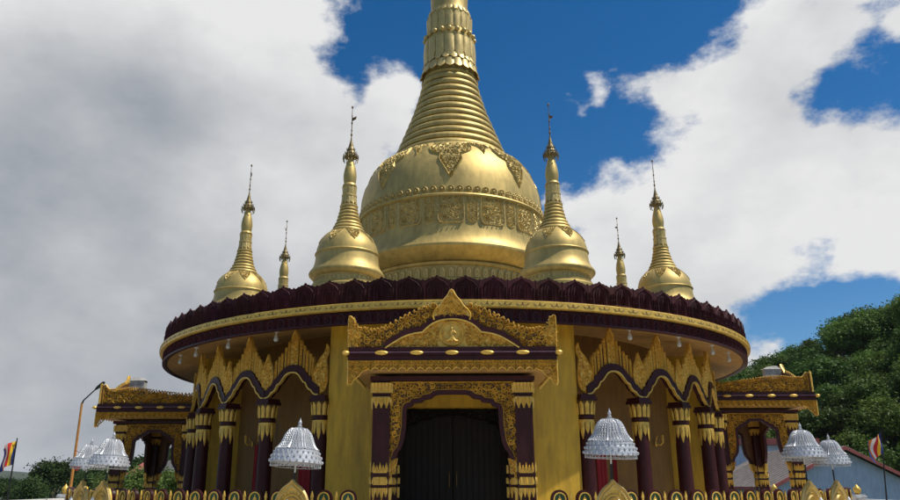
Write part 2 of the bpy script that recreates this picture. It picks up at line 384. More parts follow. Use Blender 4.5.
tag(g.build('ground', EARTH, smooth=True), 'wooded ground falling away round the terrace to distant hills', kind='structure')
g = MB(); g.lathe([(0.01, .012), (19.9, .012), (20.3, -.4)], 96, c=(0, AX)); tag(g.build('terrace', TERR), 'pale stone terrace round the pagoda', kind='structure')
g = MB(); g.box(-9, 9, -14, 10, -.3, .004); tag(g.build('forecourt', TERR), 'pale stone forecourt in front of the platform', kind='structure')
g = MB(); g.lathe([(.01, PLAT), (13.1, PLAT), (13.15, PLAT - .05), (13.15, PLAT - .12), (13.05, PLAT - .14), (13.05, 0)], 128, c=(0, AX))
tag(g.build('platform', TERR, smooth=True), 'round raised stone platform under the hall', kind='structure')

# ================================================================== CIRCULAR HALL
hall = empty('circular_hall', (0, AX, PLAT), 'round ochre hall with maroon leaf parapet, colonnades and central dark door', 'building')
HO = (0, 0, PLAT)        # meshes are made round (0,0), children sit in the hall's frame
WZ = 5.86                # ceiling under the eave
RC = 9.15; CA = [22, 33.5, 45, 56.5, 68]   # colonnade radius and column angles
w = MB(); w.lathe([(9.2, PLAT), (9.2, WZ), (8.8, WZ), (8.8, PLAT)], 14, R(10.2), R(20.6), closed=True)
wallm = w.build('wall', OCHRE, hall, HO, smooth=True)
w = MB(); w.lathe([(9.2, PLAT), (9.2, WZ), (8.8, WZ), (8.8, PLAT)], 14, R(-20.6), R(-10.2), closed=True)
wallm2 = w.build('wall', OCHRE, hall, HO, smooth=True)
for k in (1, 3):
    copy_one(wallm, hall, rz=k * PI / 2); copy_one(wallm2, hall, rz=k * PI / 2)
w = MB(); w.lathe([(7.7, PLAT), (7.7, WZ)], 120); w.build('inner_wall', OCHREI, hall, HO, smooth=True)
# the flat door wall with its opening
w = MB()
for s in (-1, 1): w.box(min(s * 1.4, s * 1.86), max(s * 1.4, s * 1.86), -9.25, -8.6, PLAT, WZ)
w.box(-1.4, 1.4, -9.25, -8.6, 3.45, WZ); w.build('door_wall', OCHRE, hall, HO)
for s in (-1, 1):
    d = MB(); a, b = sorted((s * .012, s * 1.395)); d.box(a, b, -8.92, -8.86, PLAT, 3.44)
    dl = d.build('door_leaf', DARK, hall, HO)
    for k in range(9):
        q = MB(); x = a + .03 + (b - a - .06) * (k + .5) / 9; q.box(x - .05, x + .05, -8.95, -8.915, PLAT + .05, 3.40); q.build('door_slat', DARK, dl, HO)
    q = MB(); q.tube([(s * .09, -8.96, 1.55), (s * .09, -9.0, 1.6), (s * .09, -9.0, 1.85), (s * .09, -8.96, 1.9)], .012, 6); q.build('handle', GOLDD, dl, HO)
q = MB(); fr = mirror([(1.39, 2.55), (1.3, 2.62), (1.27, 2.85), (1.15, 2.9), (1.12, 3.02), (.9, 3.06), (.86, 3.14), (.5, 3.18), (.4, 3.25), (0, 3.27)])
poly = [(-1.39, 3.44)] + fr + [(1.39, 3.44)]; mf = mp_front(-8.97)
scrolls(q, poly, mf, .09, .035, .02, 3, 900); q.stroke(fr, .05, .03, mf)
q.build('door_fretwork', DARK, hall, HO, kind='stuff')
# side jambs of the recesses
for k in range(4):
    for sgn in (-1, 1):
        if k == 2: continue
# eave: ceiling, fascia, gold band, roof
e = MB(); e.lathe([(7.6, 5.74), (9.25, 5.68), (10.0, 5.50), (10.24, 5.445)], 128); e.build('soffit', SOFF, hall, HO, smooth=True)
e = MB(); e.lathe([(10.22, 5.50), (10.22, 5.43), (10.26, 5.405), (10.32, 5.395), (10.37, 5.41), (10.37, 5.45), (10.34, 5.46), (10.34, 5.74), (10.40, 5.76)], 160); e.build('fascia', MARO, hall, HO, smooth=True)
e = MB(); e.lathe([(10.36, 5.745), (10.47, 5.75), (10.485, 5.762), (10.485, 5.916), (10.47, 5.93), (10.32, 5.94)], 160); band = e.build('gold_band', GOLDF, hall, HO, smooth=True)
mr = mp_rev([(10.486, 5.7), (10.486, 6)])
q = MB(); n = 150
for k in range(n):
    a = 2 * PI * k / n; x = lambda u: a + u / 10.49
    for sg in (-1, 1): q.stroke([(x(sg * .16), 5.862), (x(sg * .10), 5.815), (x(sg * .04), 5.815), (x(0), 5.85)], [.002, .0055, .004, .002], .01, mr)
    q.stroke([(x(0), 5.825), (x(-.0), 5.89)], [.005, .002], .01, mr)
q.build('band_motif', GOLDD, band, HO, kind='stuff')
mr = mp_rev([(10.342, 5), (10.342, 6)]); q = MB(); n = 184
for k in range(n):
    a = 2 * PI * k / n; x = lambda u: a + u / 10.34
    q.stroke([(x(-.13), 5.47), (x(-.13), 5.64), (x(-.07), 5.71), (x(.0), 5.73), (x(.07), 5.71), (x(.13), 5.64), (x(.13), 5.47)], .0034, .03, mr)
    q.stroke([(x(.172), 5.46), (x(.172), 5.74)], .0028, .035, mr)
    q.stroke([(x(0), 5.48), (x(-.05), 5.56), (x(0), 5.66), (x(.05), 5.56)], .003, .025, mr, closed=True)
q.build('fascia_panels', MAROD, hall, HO, kind='stuff')
e = MB(); e.lathe([(.01, 6.14), (6, 6.12), (10.1, 5.99), (10.33, 5.935)], 128); e.build('roof', CONC, hall, HO, smooth=True)
e = MB(); e.lathe([(10.30, 5.93), (10.30, 6.42), (10.16, 6.42), (10.16, 5.98)], 160); e.build('parapet_wall', MAROD, hall, HO, smooth=True)
# parapet leaves: every one a piece
NL = 92; hw = PI * 10.3 / NL
out = mirror([(hw - .004, 5.935), (hw - .004, 6.50), (hw - .02, 6.475), (hw - .05, 6.46), (hw - .085, 6.475), (.235, 6.49), (.2, 6.515), (.165, 6.505), (.11, 6.54), (.06, 6.535), (.0, 6.60)])
pl = MB(); mf = mp_front(-10.30)
pl.plate(out, mf, 0, .05)
for u_ in (.07, .14, .235): 
    for sg in (-1, 1): pl.stroke([(sg * u_, 5.99), (sg * u_, 6.30 - u_ * .2), (sg * (u_ - .035), 6.40 - u_ * .2)], .03, .03, mf, .05)
pl.stroke(mirror([(.265, 6.3), (.2, 6.40), (.1, 6.46), (.0, 6.52)]), .03, .03, mf, .05)
pl.stroke([(0, 6.0), (.035, 6.1), (0, 6.25), (-.035, 6.1)], .028, .035, mf, .05, closed=True)
for s in (-1, 1):
    pl.stroke([(s * (hw - .045), 5.95), (s * (hw - .045), 6.27)], .035, .04, mf, .055)
    pl.ball((s * (hw - .045), -10.37, 6.10), (.025, .03, .035), 6, 4)
pl.stroke([(-hw + .015, 5.965), (hw - .015, 5.965)], .04, .03, mf, .055)
lm = pl.mesh('parapet_leaf', MAROD, HO)
for k in range(NL):
    o = bpy.data.objects.new('parapet_leaf', lm); col.objects.link(o); o.parent = hall; o.rotation_euler = (R(random.uniform(-.05, .05)), R(random.uniform(-.04, .04)), 2 * PI * (k + .5) / NL + R(random.uniform(-.06, .06))); o.location = (0, 0, random.uniform(-.008, .012))
# columns
def column_parts(parent, ang):
    a = R(ang); x, y = RC * math.sin(a), -RC * math.cos(a)
    global COLP
    if COLP is None:
        s = MB(); s.lathe([(.30, PLAT), (.30, PLAT + .14), (.26, PLAT + .2), (.26, PLAT + .3), (.205, PLAT + .36), (.195, 2.0), (.185, 2.8), (.19, 3.32)], 20)
        sh = s.build('column', MARO, parent, HO, smooth=True)
        c = MB(); c.lathe([(.2, 3.30), (.205, 3.32), (.215, 3.4), (.245, 3.56), (.262, 3.63), (.255, 3.665), (.2, 3.67)], 20)
        c.build('capital_core', GOLDD, sh, HO, smooth=True); c = MB()
        for k in range(11): petal(c, 2 * PI * (k + .5) / 11, .215, .232, 3.32, 3.66, .035, .05, 5, 4, .8)
        c.build('capital', GOLDF, sh, HO)
        c = MB(); c.lathe([(.192, 3.2), (.225, 3.21), (.23, 3.25), (.225, 3.30), (.2, 3.31)], 20); c.build('collar', MARO, sh, HO, smooth=True)
        c = MB()
        c.lathe([(.2, 3.2), (.225, 3.19), (.225, 3.14), (.2, 3.12)], 20)
        for k in range(10): petal(c, 2 * PI * (k + .5) / 10, .275, .205, 3.17, 2.70 + .13 * (k % 2), .03, -.004, 5, 5, .35)
        c.build('hanging_leaves', GOLDF, sh, HO)
        c = MB(); c.box(-.245, .245, -.245, .245, 3.668, 3.75); c.box(-.22, .22, -.22, .22, 3.75, 3.83); c.build('abacus', MARO, sh, HO)
        COLP = sh
    else: sh = copy_tree(COLP, parent)
    sh.location = (x, y, 0); sh.rotation_euler = (0, 0, a); return sh
COLP = None
for q_ in (1, -1):
    for ang in CA: column_parts(hall, q_ * ang)
# arch gables over the bays
CH = RC * math.sin(R(11.5 / 2)); RM = RC * math.cos(R(11.5 / 2))
arch = [(CH, 3.86), (.83, 3.865), (.75, 3.91), (.68, 3.99), (.62, 4.01), (.55, 4.08), (.49, 4.19), (.43, 4.21), (.35, 4.29), (.26, 4.40), (.14, 4.475), (0, 4.495)]
archl = mirror(arch)                         # lower edge of the maroon trim, left to right
arch_z = lambda u: float(np.interp(abs(u), [p[0] for p in reversed(arch)], [p[1] for p in reversed(arch)]))
GM = {}
def slat_mesh(key, u, wd, top, kind):
    if key in GM: return GM[key]
    s = MB(); mf = mp_front(-RM - .02); b = arch_z(u) + .20; t = top; wd = wd * .8 if kind != 'pin' else wd
    if kind == 'pin':      # tall pointed board with scrolls
        pts = [(u - wd / 2, b), (u - wd / 2, t - wd * .9), (u - wd * .3, t - wd * .5), (u, t), (u + wd * .3, t - wd * .5), (u + wd / 2, t - wd * .9), (u + wd / 2, b)]
        s.plate(pts, mf, 0, .09); s.stroke(pts, .03, .03, mf, .09)
        scrolls(s, [(u - wd * .4, b), (u - wd * .4, t - wd * .8), (u, t - .1), (u + wd * .4, t - wd * .8), (u + wd * .4, b)], mf, .05, .025, .03, 5, 500, h0=.09)
    elif kind == 'rod':
        s.plate([(u - wd / 2, b), (u - wd / 2, t - .05), (u, t), (u + wd / 2, t - .05), (u + wd / 2, b)], mf, 0, .06)
        s.stroke([(u, b), (u, t)], wd * .9, .05, mf, .06)
    else:
        pts = [(u - wd / 2, b), (u - wd / 2, t - .08), (u - wd * .2, t - .05), (u, t), (u + wd * .2, t - .05), (u + wd / 2, t - .08), (u + wd / 2, b)]
        s.plate(pts, mf, 0, .075); s.stroke([(u - wd * .38, b), (u - wd * .38, t - .08), (u, t - .02), (u + wd * .38, t - .08), (u + wd * .38, b)], .02, .025, mf, .075)
        zz = np.arange(b + .03, t - .08, .045); s.stroke(np.c_[u + wd * .2 * np.where(np.arange(len(zz)) % 2, 1, -1), zz], .035, .035, mf, .075)
    GM[key] = s.mesh('slat', GOLDF, HO); return GM[key]
SL = [(0, .23, 5.66, 'pin')]
for s in (-1, 1):
    for u, wd, t, k in ((.205, .10, 5.38, 'slat'), (.32, .075, 5.20, 'rod'), (.435, .10, 5.07, 'slat'), (.54, .07, 4.96, 'rod'), (.64, .085, 4.88, 'slat')): SL.append((s * u, wd, t, k))
def hallmap(a):
    ca, sa = math.cos(a), math.sin(a); return ca, sa
first = None
for q_ in (1, -1):
    for b_ in range(4):
        a = R(q_ * (CA[b_] + 5.75))
        if first is None:
            s = MB(); mf = mp_front(-RM + .03)
            top = mirror([(.70, 4.5), (.62, 4.6), (.58, 4.68), (.45, 4.72), (.40, 4.85), (.30, 4.9), (.2, 5.05), (.12, 5.2), (0, 5.3)])
            low = [(u * .765 if abs(u) > .8 else u, v + .05) for u, v in archl if abs(u) < .8]
            s.plate(top + [(u, v + .06) for u, v in reversed(archl) if abs(u) < .70], mf, 0, .04)
            us = sorted(SL); mfb = mp_front(-RM - .0)
            for (ua, wa, ta, ka), (ub, wb, tb, kb) in zip(us[:-1], us[1:]):
                a_ = ua + wa * (.5 if ka == 'pin' else .4) + .002; b_ = ub - wb * (.5 if kb == 'pin' else .4) - .002
                zb_ = arch_z((a_ + b_) / 2) + .18; s.plate([(a_, zb_), (a_, min(ta, tb) - .10), (b_, min(ta, tb) - .10), (b_, zb_)], mfb, .012, .085)
            ag = s.build('arch_gable', MARO, hall, HO)
            s = MB(); mf = mp_front(-RM - .0); L_ = smooth_line(archl, 2); s.stroke(offset(L_, .10), .19, .20, mf, -.03, flat=True); s.build('arch_trim', MARO, ag, HO)
            s = MB(); s.stroke(offset(L_, -.012), .035, .09, mf, .11, flat=True); s.build('gold_edge', GOLDF, ag, HO)
            for i, (u, wd, t, k) in enumerate(SL):
                o = bpy.data.objects.new('slat', slat_mesh((u, k), u, wd, t, k)); col.objects.link(o); o.parent = ag
            first = ag
        else: ag = copy_tree(first, hall)
        ag.rotation_euler = (0, 0, a)
# pointed leaf over each column between two bays
s = MB(); mf = mp_front(-RC - .05)
pts = [(-.07, 3.90), (-.17, 4.2), (-.21, 4.45), (-.16, 4.72), (-.08, 4.86), (0, 5.06), (.08, 4.86), (.16, 4.72), (.21, 4.45), (.17, 4.2), (.07, 3.90)]
s.plate(pts, mf, 0, .05); s.stroke(pts, .04, .03, mf, .05, closed=True); scrolls(s, pts, mf, .06, .025, .03, 8, 900, h0=.05)
cm = s.mesh('pinnacle_leaf', GOLDF, HO)
s = MB(); pts2 = smooth_line([(.10, 3.86), (.22, 4.1), (.24, 4.35), (.15, 4.62), (.02, 4.83), (-.08, 4.93), (-.14, 5.07), (-.15, 5.17), (-.2, 5.1), (-.21, 4.95), (-.15, 4.8), (-.17, 4.6), (-.2, 4.3), (-.16, 4.05), (-.05, 3.88)], 3)
s.plate(pts2, mf, 0, .06); s.stroke(pts2, .035, .035, mf, .06, closed=True); scrolls(s, list(map(tuple, pts2)), mf, .075, .03, .035, 12, 900, h0=.06)
em = s.mesh('ear_scroll', GOLDF, HO)
s = MB(); s.v = [(-x, y, z) for x, y, z in MB().v]
for q_ in (1, -1):
    for k, ang in enumerate(CA):
        if k in (0, 4):
            o = bpy.data.objects.new('ear_scroll', em); col.objects.link(o); o.parent = hall
            flip = (q_ == 1) == (k == 0)
            o.rotation_euler = (0, 0, R(q_ * ang)); o.scale = (1 if flip else -1, 1, 1)
        else:
            o = bpy.data.objects.new('pinnacle_leaf', cm); col.objects.link(o); o.parent = hall; o.rotation_euler = (0, 0, R(q_ * ang))
# radial jambs where wall meets the recess
for q_ in (1, -1):
    for ang in (20.6, 69.4):
        s = MB(); m_ = mp_frame((0, 0, 0), (math.sin(R(q_ * ang)), -math.cos(R(q_ * ang)), 0), (math.cos(R(q_ * ang)), math.sin(R(q_ * ang)), 0))
        s.plate([(7.6, PLAT), (8.9, PLAT), (8.9, WZ - .002), (7.6, WZ - .002)], m_, -.05, .05); s.build('jamb', OCHRE, hall, HO)

# ================================================================== PORCHES
PY = AX - 11.7                               # line of the porch pillars (front porch, world frame)
def make_porch():
    root = empty('entrance_porch', (0, PY, PLAT), 'gilded front porch with peaked pediment and medallion over the dark door', 'porch', 'gilded porches round the hall')
    O = (0, PY, PLAT)
    XO, YF = 2.22, 15.58; YB = 19.0; PX = 1.535; PYF = PY - .02
    # pillars
    def pillar(x, y):
        p = MB(); h = .165; p.box(x - h, x + h, y - h, y + h, PLAT, 3.76)
        for s1 in (-1, 1):
            for s2 in (-1, 1): p.box(x + s1 * h - .02, x + s1 * h + .02, y + s2 * h - .02, y + s2 * h + .02, PLAT, 3.3)
        po = p.build('pillar', MARO, root, O)
        c = MB()
        def ring(z0, z1, h0, h1):
            V = [(x - h0, y - h0, z0), (x + h0, y - h0, z0), (x + h0, y + h0, z0), (x - h0, y + h0, z0), (x - h1, y - h1, z1), (x + h1, y - h1, z1), (x + h1, y + h1, z1), (x - h1, y + h1, z1)]
            c.add(V, [(3, 2, 1, 0), (4, 5, 6, 7)] + [(i, (i + 1) % 4, 4 + (i + 1) % 4, 4 + i) for i in range(4)])
        def teeth(z0, z1, hh, n, wdt=1., alt=0.):      # leaf points round the four faces
            for f in range(4):
                ux = [(1, 0, 0), (0, 1, 0), (-1, 0, 0), (0, -1, 0)][f]; un = [(0, -1, 0), (1, 0, 0), (0, 1, 0), (-1, 0, 0)][f]
                m_ = mp_frame((x, y, 0), ux, un)
                for k in range(n):
                    w_ = 2 * hh / n; u = -hh + w_ * (k + .5); zt = z1 + (alt * (z1 - z0) if k % 2 else 0)
                    c.plate([(u - w_ * .5 * wdt, z0), (u - w_ * .5 * wdt, z0 + (zt - z0) * .45), (u - w_ * .25, z0 + (zt - z0) * .75), (u, zt), (u + w_ * .25, z0 + (zt - z0) * .75), (u + w_ * .5 * wdt, z0 + (zt - z0) * .45), (u + w_ * .5 * wdt, z0)], m_, hh, hh + .03)
                    c.stroke([(u, z0), (u, zt)], w_ * .35, .025, m_, hh + .03)
        ring(3.50, 3.72, .178, .22); teeth(3.51, 3.71, .19, 5, .9)
        c.build('capital', GOLDF, po, O)
        c = MB(); ring(3.425, 3.455, .192, .192); ring(3.47, 3.50, .20, .20); c.build('collar', MARO, po, O)
        c = MB(); ring(3.37, 3.425, .183, .183); teeth(3.40, 3.18, .168, 3, .9); teeth(3.40, 3.28, .175, 4, .8)
        c.build('hanging_leaves', GOLDF, po, O)
        c = MB(); ring(1.84, 1.90, .183, .183); teeth(1.86, 2.05, .168, 5, .85, -.25); ring(1.60, 1.76, .18, .18)
        teeth(1.62, 1.76, .181, 3, .75); ring(1.46, 1.54, .183, .183); teeth(1.54, 1.30, .172, 4, .85, -.25); ring(.5, .95, .21, .195); teeth(.9, 1.12, .172, 4, .9)
        c.build('base_leaves', GOLDF, po, O)
        c = MB(); ring(1.775, 1.825, .194, .194); ring(1.555, 1.59, .194, .194); c.build('band', MARO, po, O)
        return po
    for sx in (-1, 1):
        pillar(sx * PX, PYF); pillar(sx * PX, 18.72)
    # beams and ceiling
    b = MB()
    b.box(-1.78, 1.78, PYF - .245, PYF + .245, 3.762, 3.86)
    for s in (-1, 1): b.box(s * PX - .245, s * PX + .245, PYF + .246, 18.9, 3.764, 3.858)
    b.build('beam', MARO, root, O)
    b = MB(); b.box(-2.12, 2.12, 15.68, YB, 3.93, 4.12)
    b.box(-1.38, 1.38, PYF + .25, 18.7, 3.88, 3.93); b.build('ceiling', SOFF, root, O)
    # maroon cornice on three sides
    def rim(mb, z0, z1, o_):
        mb.box(-XO - o_, XO + o_, YF - o_, YF + .14, z0, z1)
        for s in (-1, 1):
            a_, b_ = sorted((s * (XO + o_), s * (XO - .14))); mb.box(a_, b_, YF + .1405, YB, z0, z1)
    c = MB(); rim(c, 4.14, 4.235, 0); rim(c, 4.236, 4.255, .035); rim(c, 4.256, 4.31, .06); rim(c, 4.311, 4.33, .035); rim(c, 4.331, 4.42, -.01)
    co = c.build('cornice', MARO, root, O)
    c = MB(); rim(c, 4.288, 4.306, .064); c.build('cornice_line', MAUVE, co, O)  # thin pale mauve strip along the cornice rim
    def boss(c_, r_):
        s = MB(); s.ball(c_, r_, 12, 6)
        s.tube([(c_[0], c_[1], c_[2] - r_[2] * 1.05), (c_[0], c_[1], c_[2] + r_[2] * 1.05)], .012, 5)
        s.build('boss', GOLDF, co, O, smooth=True)
    for x in (-1.5, -.75, 0, .75, 1.5): boss((x, YF - .055, 4.285), (.15, .05, .048))
    for s in (-1, 1):
        boss((s * (XO + .04), YF - .04, 4.285), (.085, .085, .055))
        for y in (16.35, 17.1, 17.85, 18.6): boss((s * (XO + .055), y, 4.285), (.05, .15, .048))
    # hanging lace under the cornice
    def lace(m_, u0, u1, both, name='lace_valance'):
        s = MB(); n = max(1, round((u1 - u0) / .19)); w_ = (u1 - u0) / n
        for k in range(n):
            c0 = u0 + w_ * (k + .5)
            s.stroke([(c0 - w_ / 2, 4.13), (c0 - w_ / 2, 3.99), (c0 - w_ * .25, 3.975), (c0, 3.915), (c0 + w_ * .25, 3.975), (c0 + w_ / 2, 3.99)], .042, .04, m_)
            s.stroke([(c0 - w_ * .42, 4.02), (c0, 4.12), (c0 + w_ * .42, 4.02)], .042, .04, m_)
            s.stroke([(c0, 4.07), (c0 - .035, 4.03), (c0, 3.95), (c0 + .035, 4.03)], .034, .035, m_, closed=True)
            for q in (-1, 1): s.stroke([(c0 + q * w_ * .46, 4.12), (c0 + q * w_ * .34, 4.085), (c0 + q * w_ * .25, 4.12)], .034, .035, m_)
        s.stroke([(u0, 4.122), (u1, 4.122)], .035, .035, m_)
        for e_, sg in ((u0, 1), (u1, -1)):
            if sg == -1 and not both: continue
            br = [(e_, 4.12), (e_ - .0, 3.66), (e_ + sg * .07, 3.62), (e_ + sg * .12, 3.72), (e_ + sg * .22, 3.8), (e_ + sg * .3, 3.9), (e_ + sg * .46, 3.97), (e_ + sg * .46, 4.12)]
            s.stroke(br[:-1], .035, .035, m_); scrolls(s, br, m_, .055, .022, .03, 4, 900)
        return s.build(name, GOLDF, root, O, kind='stuff')
    lace(mp_front(YF + .02), -XO + .01, XO - .01, True)
    for sx in (-1, 1): lace(mp_side(sx * (XO - .02), sx), YF + .04, YB - .1, False)
    # roof
    r_ = MB(); r_.box(-XO + .16, XO - .16, YF + .16, YB, 4.421, 4.47); r_.build('roof', CONC, root, O)
    r_ = MB(); r_.box(-.13, .13, YF + .14, YF + .72, 4.47, 5.50); r_.add([(-.15, YF + .135, 5.5), (.15, YF + .135, 5.5), (.15, YF + .76, 5.5), (-.15, YF + .76, 5.5), (-.05, YF + .25, 5.64), (.05, YF + .25, 5.64), (.05, YF + .6, 5.6), (-.05, YF + .6, 5.6)], [(3, 2, 1, 0), (4, 5, 6, 7)] + [(i, (i + 1) % 4, 4 + (i + 1) % 4, 4 + i) for i in range(4)]); r_.build('ridge_block', CONC, root, O)
    # front pediment
    inner = [(1.43, 4.425), (1.27, 4.53), (1.05, 4.66), (.85, 4.73), (.64, 4.765), (.60, 4.80), (.45, 4.93), (.25, 5.02), (0, 5.05)]
    innl = smooth_line(mirror(inner), 3)
    top = [(2.23, 4.425), (2.24, 5.08), (2.17, 5.09), (2.09, 5.0), (2.03, 4.9), (1.9, 4.82), (1.75, 4.79), (1.6, 4.80), (1.42, 4.86), (1.2, 4.98), (1.0, 5.09), (.8, 5.19), (.6, 5.28), (.42, 5.34), (.36, 5.36)]
    topl = mirror(top + [(0, 5.4)])
    mf = mp_front(YF + .10)
    s = MB(); s.plate([(u * .99, v - .025 if v > 4.5 else v) for u, v in topl], mf, -.045, -.01)
    s.build('pediment_board', BROWN, root, O)
    s = MB(); reg = [(-u, v) for u, v in top] + [(u, v) for u, v in list(map(tuple, innl[::-1])) if u < -.3 and True][::-1]
    left = [(-u, v) for u, v in top] + [(-.3, 5.14)] + [tuple(p + np.array([0, .12])) for p in innl[::-1] if -1.5 < p[0] < -.3]
    left += [(-1.5, 4.43)]
    for sg in (-1, 1):
        poly = [(-sg * u * -1 if False else sg * abs(u), v) for u, v in left]
        scrolls(s, poly, mf, .085, .03, .05, 20 + sg, 5000, turns=1.45)
        # leafy crest along the top edge
        tl = smooth_line([(sg * u, v) for u, v in top[5:]], 4)
        for i in range(0, len(tl) - 2, 2):
            p = tl[i]; t = tl[i + 1] - tl[i]; t = t / np.linalg.norm(t); nn = np.array([-t[1], t[0]]); nn = nn if nn[1] > 0 else -nn
            q = p - nn * .015; an = np.linspace(0, 5.2, 8) + i * .7; rr_ = np.linspace(.062, .018, 8)
            s.stroke(np.c_[q[0] + rr_ * np.cos(an), q[1] + rr_ * np.sin(an)], .034, .055, mf); s.stroke([p + nn * .02 - t * .03, p + nn * .045, p + nn * .06 + t * .02], [.03, .045, .02], .05, mf)
        s.stroke(smooth_line([(sg * 2.225, 4.43), (sg * 2.235, 5.05), (sg * 2.18, 5.09), (sg * 2.11, 5.0), (sg * 2.12, 4.9), (sg * 2.17, 4.93)], 3), .045, .055, mf)
        s.stroke(smooth_line([(sg * 2.05, 4.45), (sg * 2.1, 4.6), (sg * 2.0, 4.75), (sg * 1.88, 4.7), (sg * 1.9, 4.6)], 3), .05, .055, mf)
    for sg in (-1, 1):
        ep = smooth_line([(sg * 2.235, 4.43), (sg * 2.245, 5.07), (sg * 2.17, 5.1), (sg * 2.08, 5.02), (sg * 2.1, 4.92), (sg * 2.02, 4.82), (sg * 1.96, 4.7), (sg * 2.04, 4.55), (sg * 2.0, 4.43)], 3)
        s.plate(ep, mf, -.008, .022); scrolls(s, list(map(tuple, ep)), mf, .08, .03, .04, 61, 900, h0=.022)
    s.build('pediment_scrolls', GOLDF, root, O, kind='stuff')
    s = MB(); s.stroke(innl + np.array([0, .045]), .11, .09, mf, -.01, flat=True); s.build('pediment_arch', MARO, root, O)
    s = MB(); s.stroke(innl - np.array([0, .03]), .03, .12, mf, -.01, flat=True); s.build('arch_gold_edge', GOLDF, root, O)
    s = MB(); ip = [tuple(p) for p in innl]; s.plate([(-1.4, 4.43)] + [(u, v - .02) for u, v in ip[1:-1]] + [(1.4, 4.43)], mf, -.008, .012)
    s.build('tympanum', GOLDF, root, O)
    s = MB(); ring_o = [(-1.38, 4.44)] + [(u, v - .05) for u, v in ip[2:-2]] + [(1.38, 4.44)]
    for sg in (-1, 1):
        half = [(u, v) for u, v in ring_o if sg * u > .29] + ([(.29, 4.97), (.29, 4.44)] if sg > 0 else [])
        if sg < 0: half = half + [(-.29, 4.97), (-.29, 4.44)]
        else: half = [(.29, 4.97)] + [p for p in ring_o if p[0] > .29] + [(.29, 4.44)]
        if sg < 0: half = [(-u, v) for u, v in half]; half = [(-abs(u), v) for u, v in [(.29, 4.97)] + [p for p in ring_o if p[0] > .29] + [(.29, 4.44)]]
        scrolls(s, half, mf, .06, .022, .035, 31 + sg, 2500, h0=.012)
    s.build('tympanum_scrolls', GOLDF, root, O, kind='stuff')
    # medallion with a small standing figure
    s = MB(); cz = 4.715; th = np.linspace(0, 2 * PI, 32, endpoint=False)
    s.plate(np.c_[.275 * np.cos(th), cz + .275 * np.sin(th)], mf, .0, .05)
    s.stroke(np.c_[.265 * np.cos(th), cz + .265 * np.sin(th)], .03, .04, mf, .05, closed=True); s.stroke(np.c_[.215 * np.cos(th), cz + .215 * np.sin(th)], .015, .02, mf, .05, closed=True)
    me_ = s.build('medallion', GOLDF, root, O)
    s = MB(); yb = YF + .04
    s.ball((0, yb - .02, cz + .10), (.03, .03, .036), 8, 6); s.ball((0, yb - .02, cz + .15), (.013, .02, .04), 6, 5)
    s.ball((0, yb - .015, cz + .0), (.045, .03, .08), 8, 6); s.ball((0, yb - .015, cz - .1), (.06, .03, .08), 8, 6)
    for sg in (-1, 1):
        s.tube([(sg * .04, yb - .02, cz + .06), (sg * .09, yb - .02, cz - .0), (sg * .03, yb - .04, cz + .02)], .014, 6)
        s.tube([(sg * .02, yb - .02, cz - .1), (sg * .08, yb - .02, cz - .16), (sg * .13, yb - .015, cz - .16)], [.025, .02, .01], 6)
        s.stroke(smooth_line([(sg * .02, cz - .19), (sg * .13, cz - .12), (sg * .19, cz - .0), (sg * .14, cz + .06)], 3), .025, .03, mf, .05)
    s.build('figure_relief', GOLDF, me_, O, smooth=True)
    # peak leaf
    s = MB(); lf = mirror([(.40, 5.02), (.42, 5.14), (.37, 5.24), (.27, 5.33), (.19, 5.45), (.10, 5.55), (0, 5.70)])
    m2 = mp_front(YF + .06)
    s.plate([(-.40, 5.02)] + lf[1:-1] + [(.40, 5.02), (.25, 5.09), (0, 5.12), (-.25, 5.09)], m2, -.03, .03)
    s.build('peak_leaf', GOLDF, root, O)
    pk = MB(); pk.stroke(smooth_line([(p[0] * .96, p[1] - .015) for p in lf], 3), .045, .04, m2, .03)
    pk.stroke(smooth_line(mirror([(.12, 5.13), (.24, 5.18), (.2, 5.3), (.1, 5.42), (0, 5.52)]), 3), .035, .04, m2, .03)
    for sg in (-1, 1):
        pk.stroke(smooth_line([(0, 5.15), (sg * .03, 5.25), (sg * .11, 5.3), (sg * .15, 5.24), (sg * .1, 5.19), (sg * .06, 5.23)], 3), .03, .04, m2, .03)
        pk.stroke(smooth_line([(0, 5.25), (sg * .04, 5.36), (0, 5.44)], 3), .025, .03, m2, .03)
    scrolls(pk, [(p[0] * .8, 5.15 + (p[1] - 5.1) * .85) for p in lf], m2, .05, .02, .03, 77, 900, h0=.03)
    pk.build('peak_leaf_scrolls', GOLDF, root, O, kind='stuff')
    # side parapets
    for sx in (-1, 1):
        m_ = mp_side(sx * (XO - .10), sx)
        prof = [(15.74, 4.425), (15.73, 5.04), (15.80, 5.06), (15.88, 4.96), (16.0, 4.9), (16.3, 4.9), (16.6, 4.94), (17.0, 4.93), (17.4, 4.88), (17.9, 4.82), (18.4, 4.76), (18.95, 4.74), (18.95, 4.425)]
        s = MB(); s.plate([(u, v - .06 if v > 4.5 else v) for u, v in prof], m_, -.045, -.01); s.build('side_board', BROWN, root, O)
        s = MB(); scrolls(s, prof, m_, .085, .03, .05, 50 + sx, 5000, turns=1.45); s.stroke(smooth_line(prof[:5], 3), .045, .05, m_)
        tl = smooth_line(prof[4:12], 5)
        for i in range(0, len(tl) - 1):
            p = tl[i]; an = np.linspace(0, 5.2, 8) + i * .7; rr_ = np.linspace(.06, .018, 8)
            s.stroke(np.c_[p[0] + rr_ * np.cos(an), p[1] - .015 + rr_ * np.sin(an)], .034, .055, m_); s.stroke([p + np.array([-.03, .02]), p + np.array([0, .04]), p + np.array([.015, .052])], [.03, .045, .02], .05, m_)
        s.build('side_scrolls', GOLDF, root, O, kind='stuff')
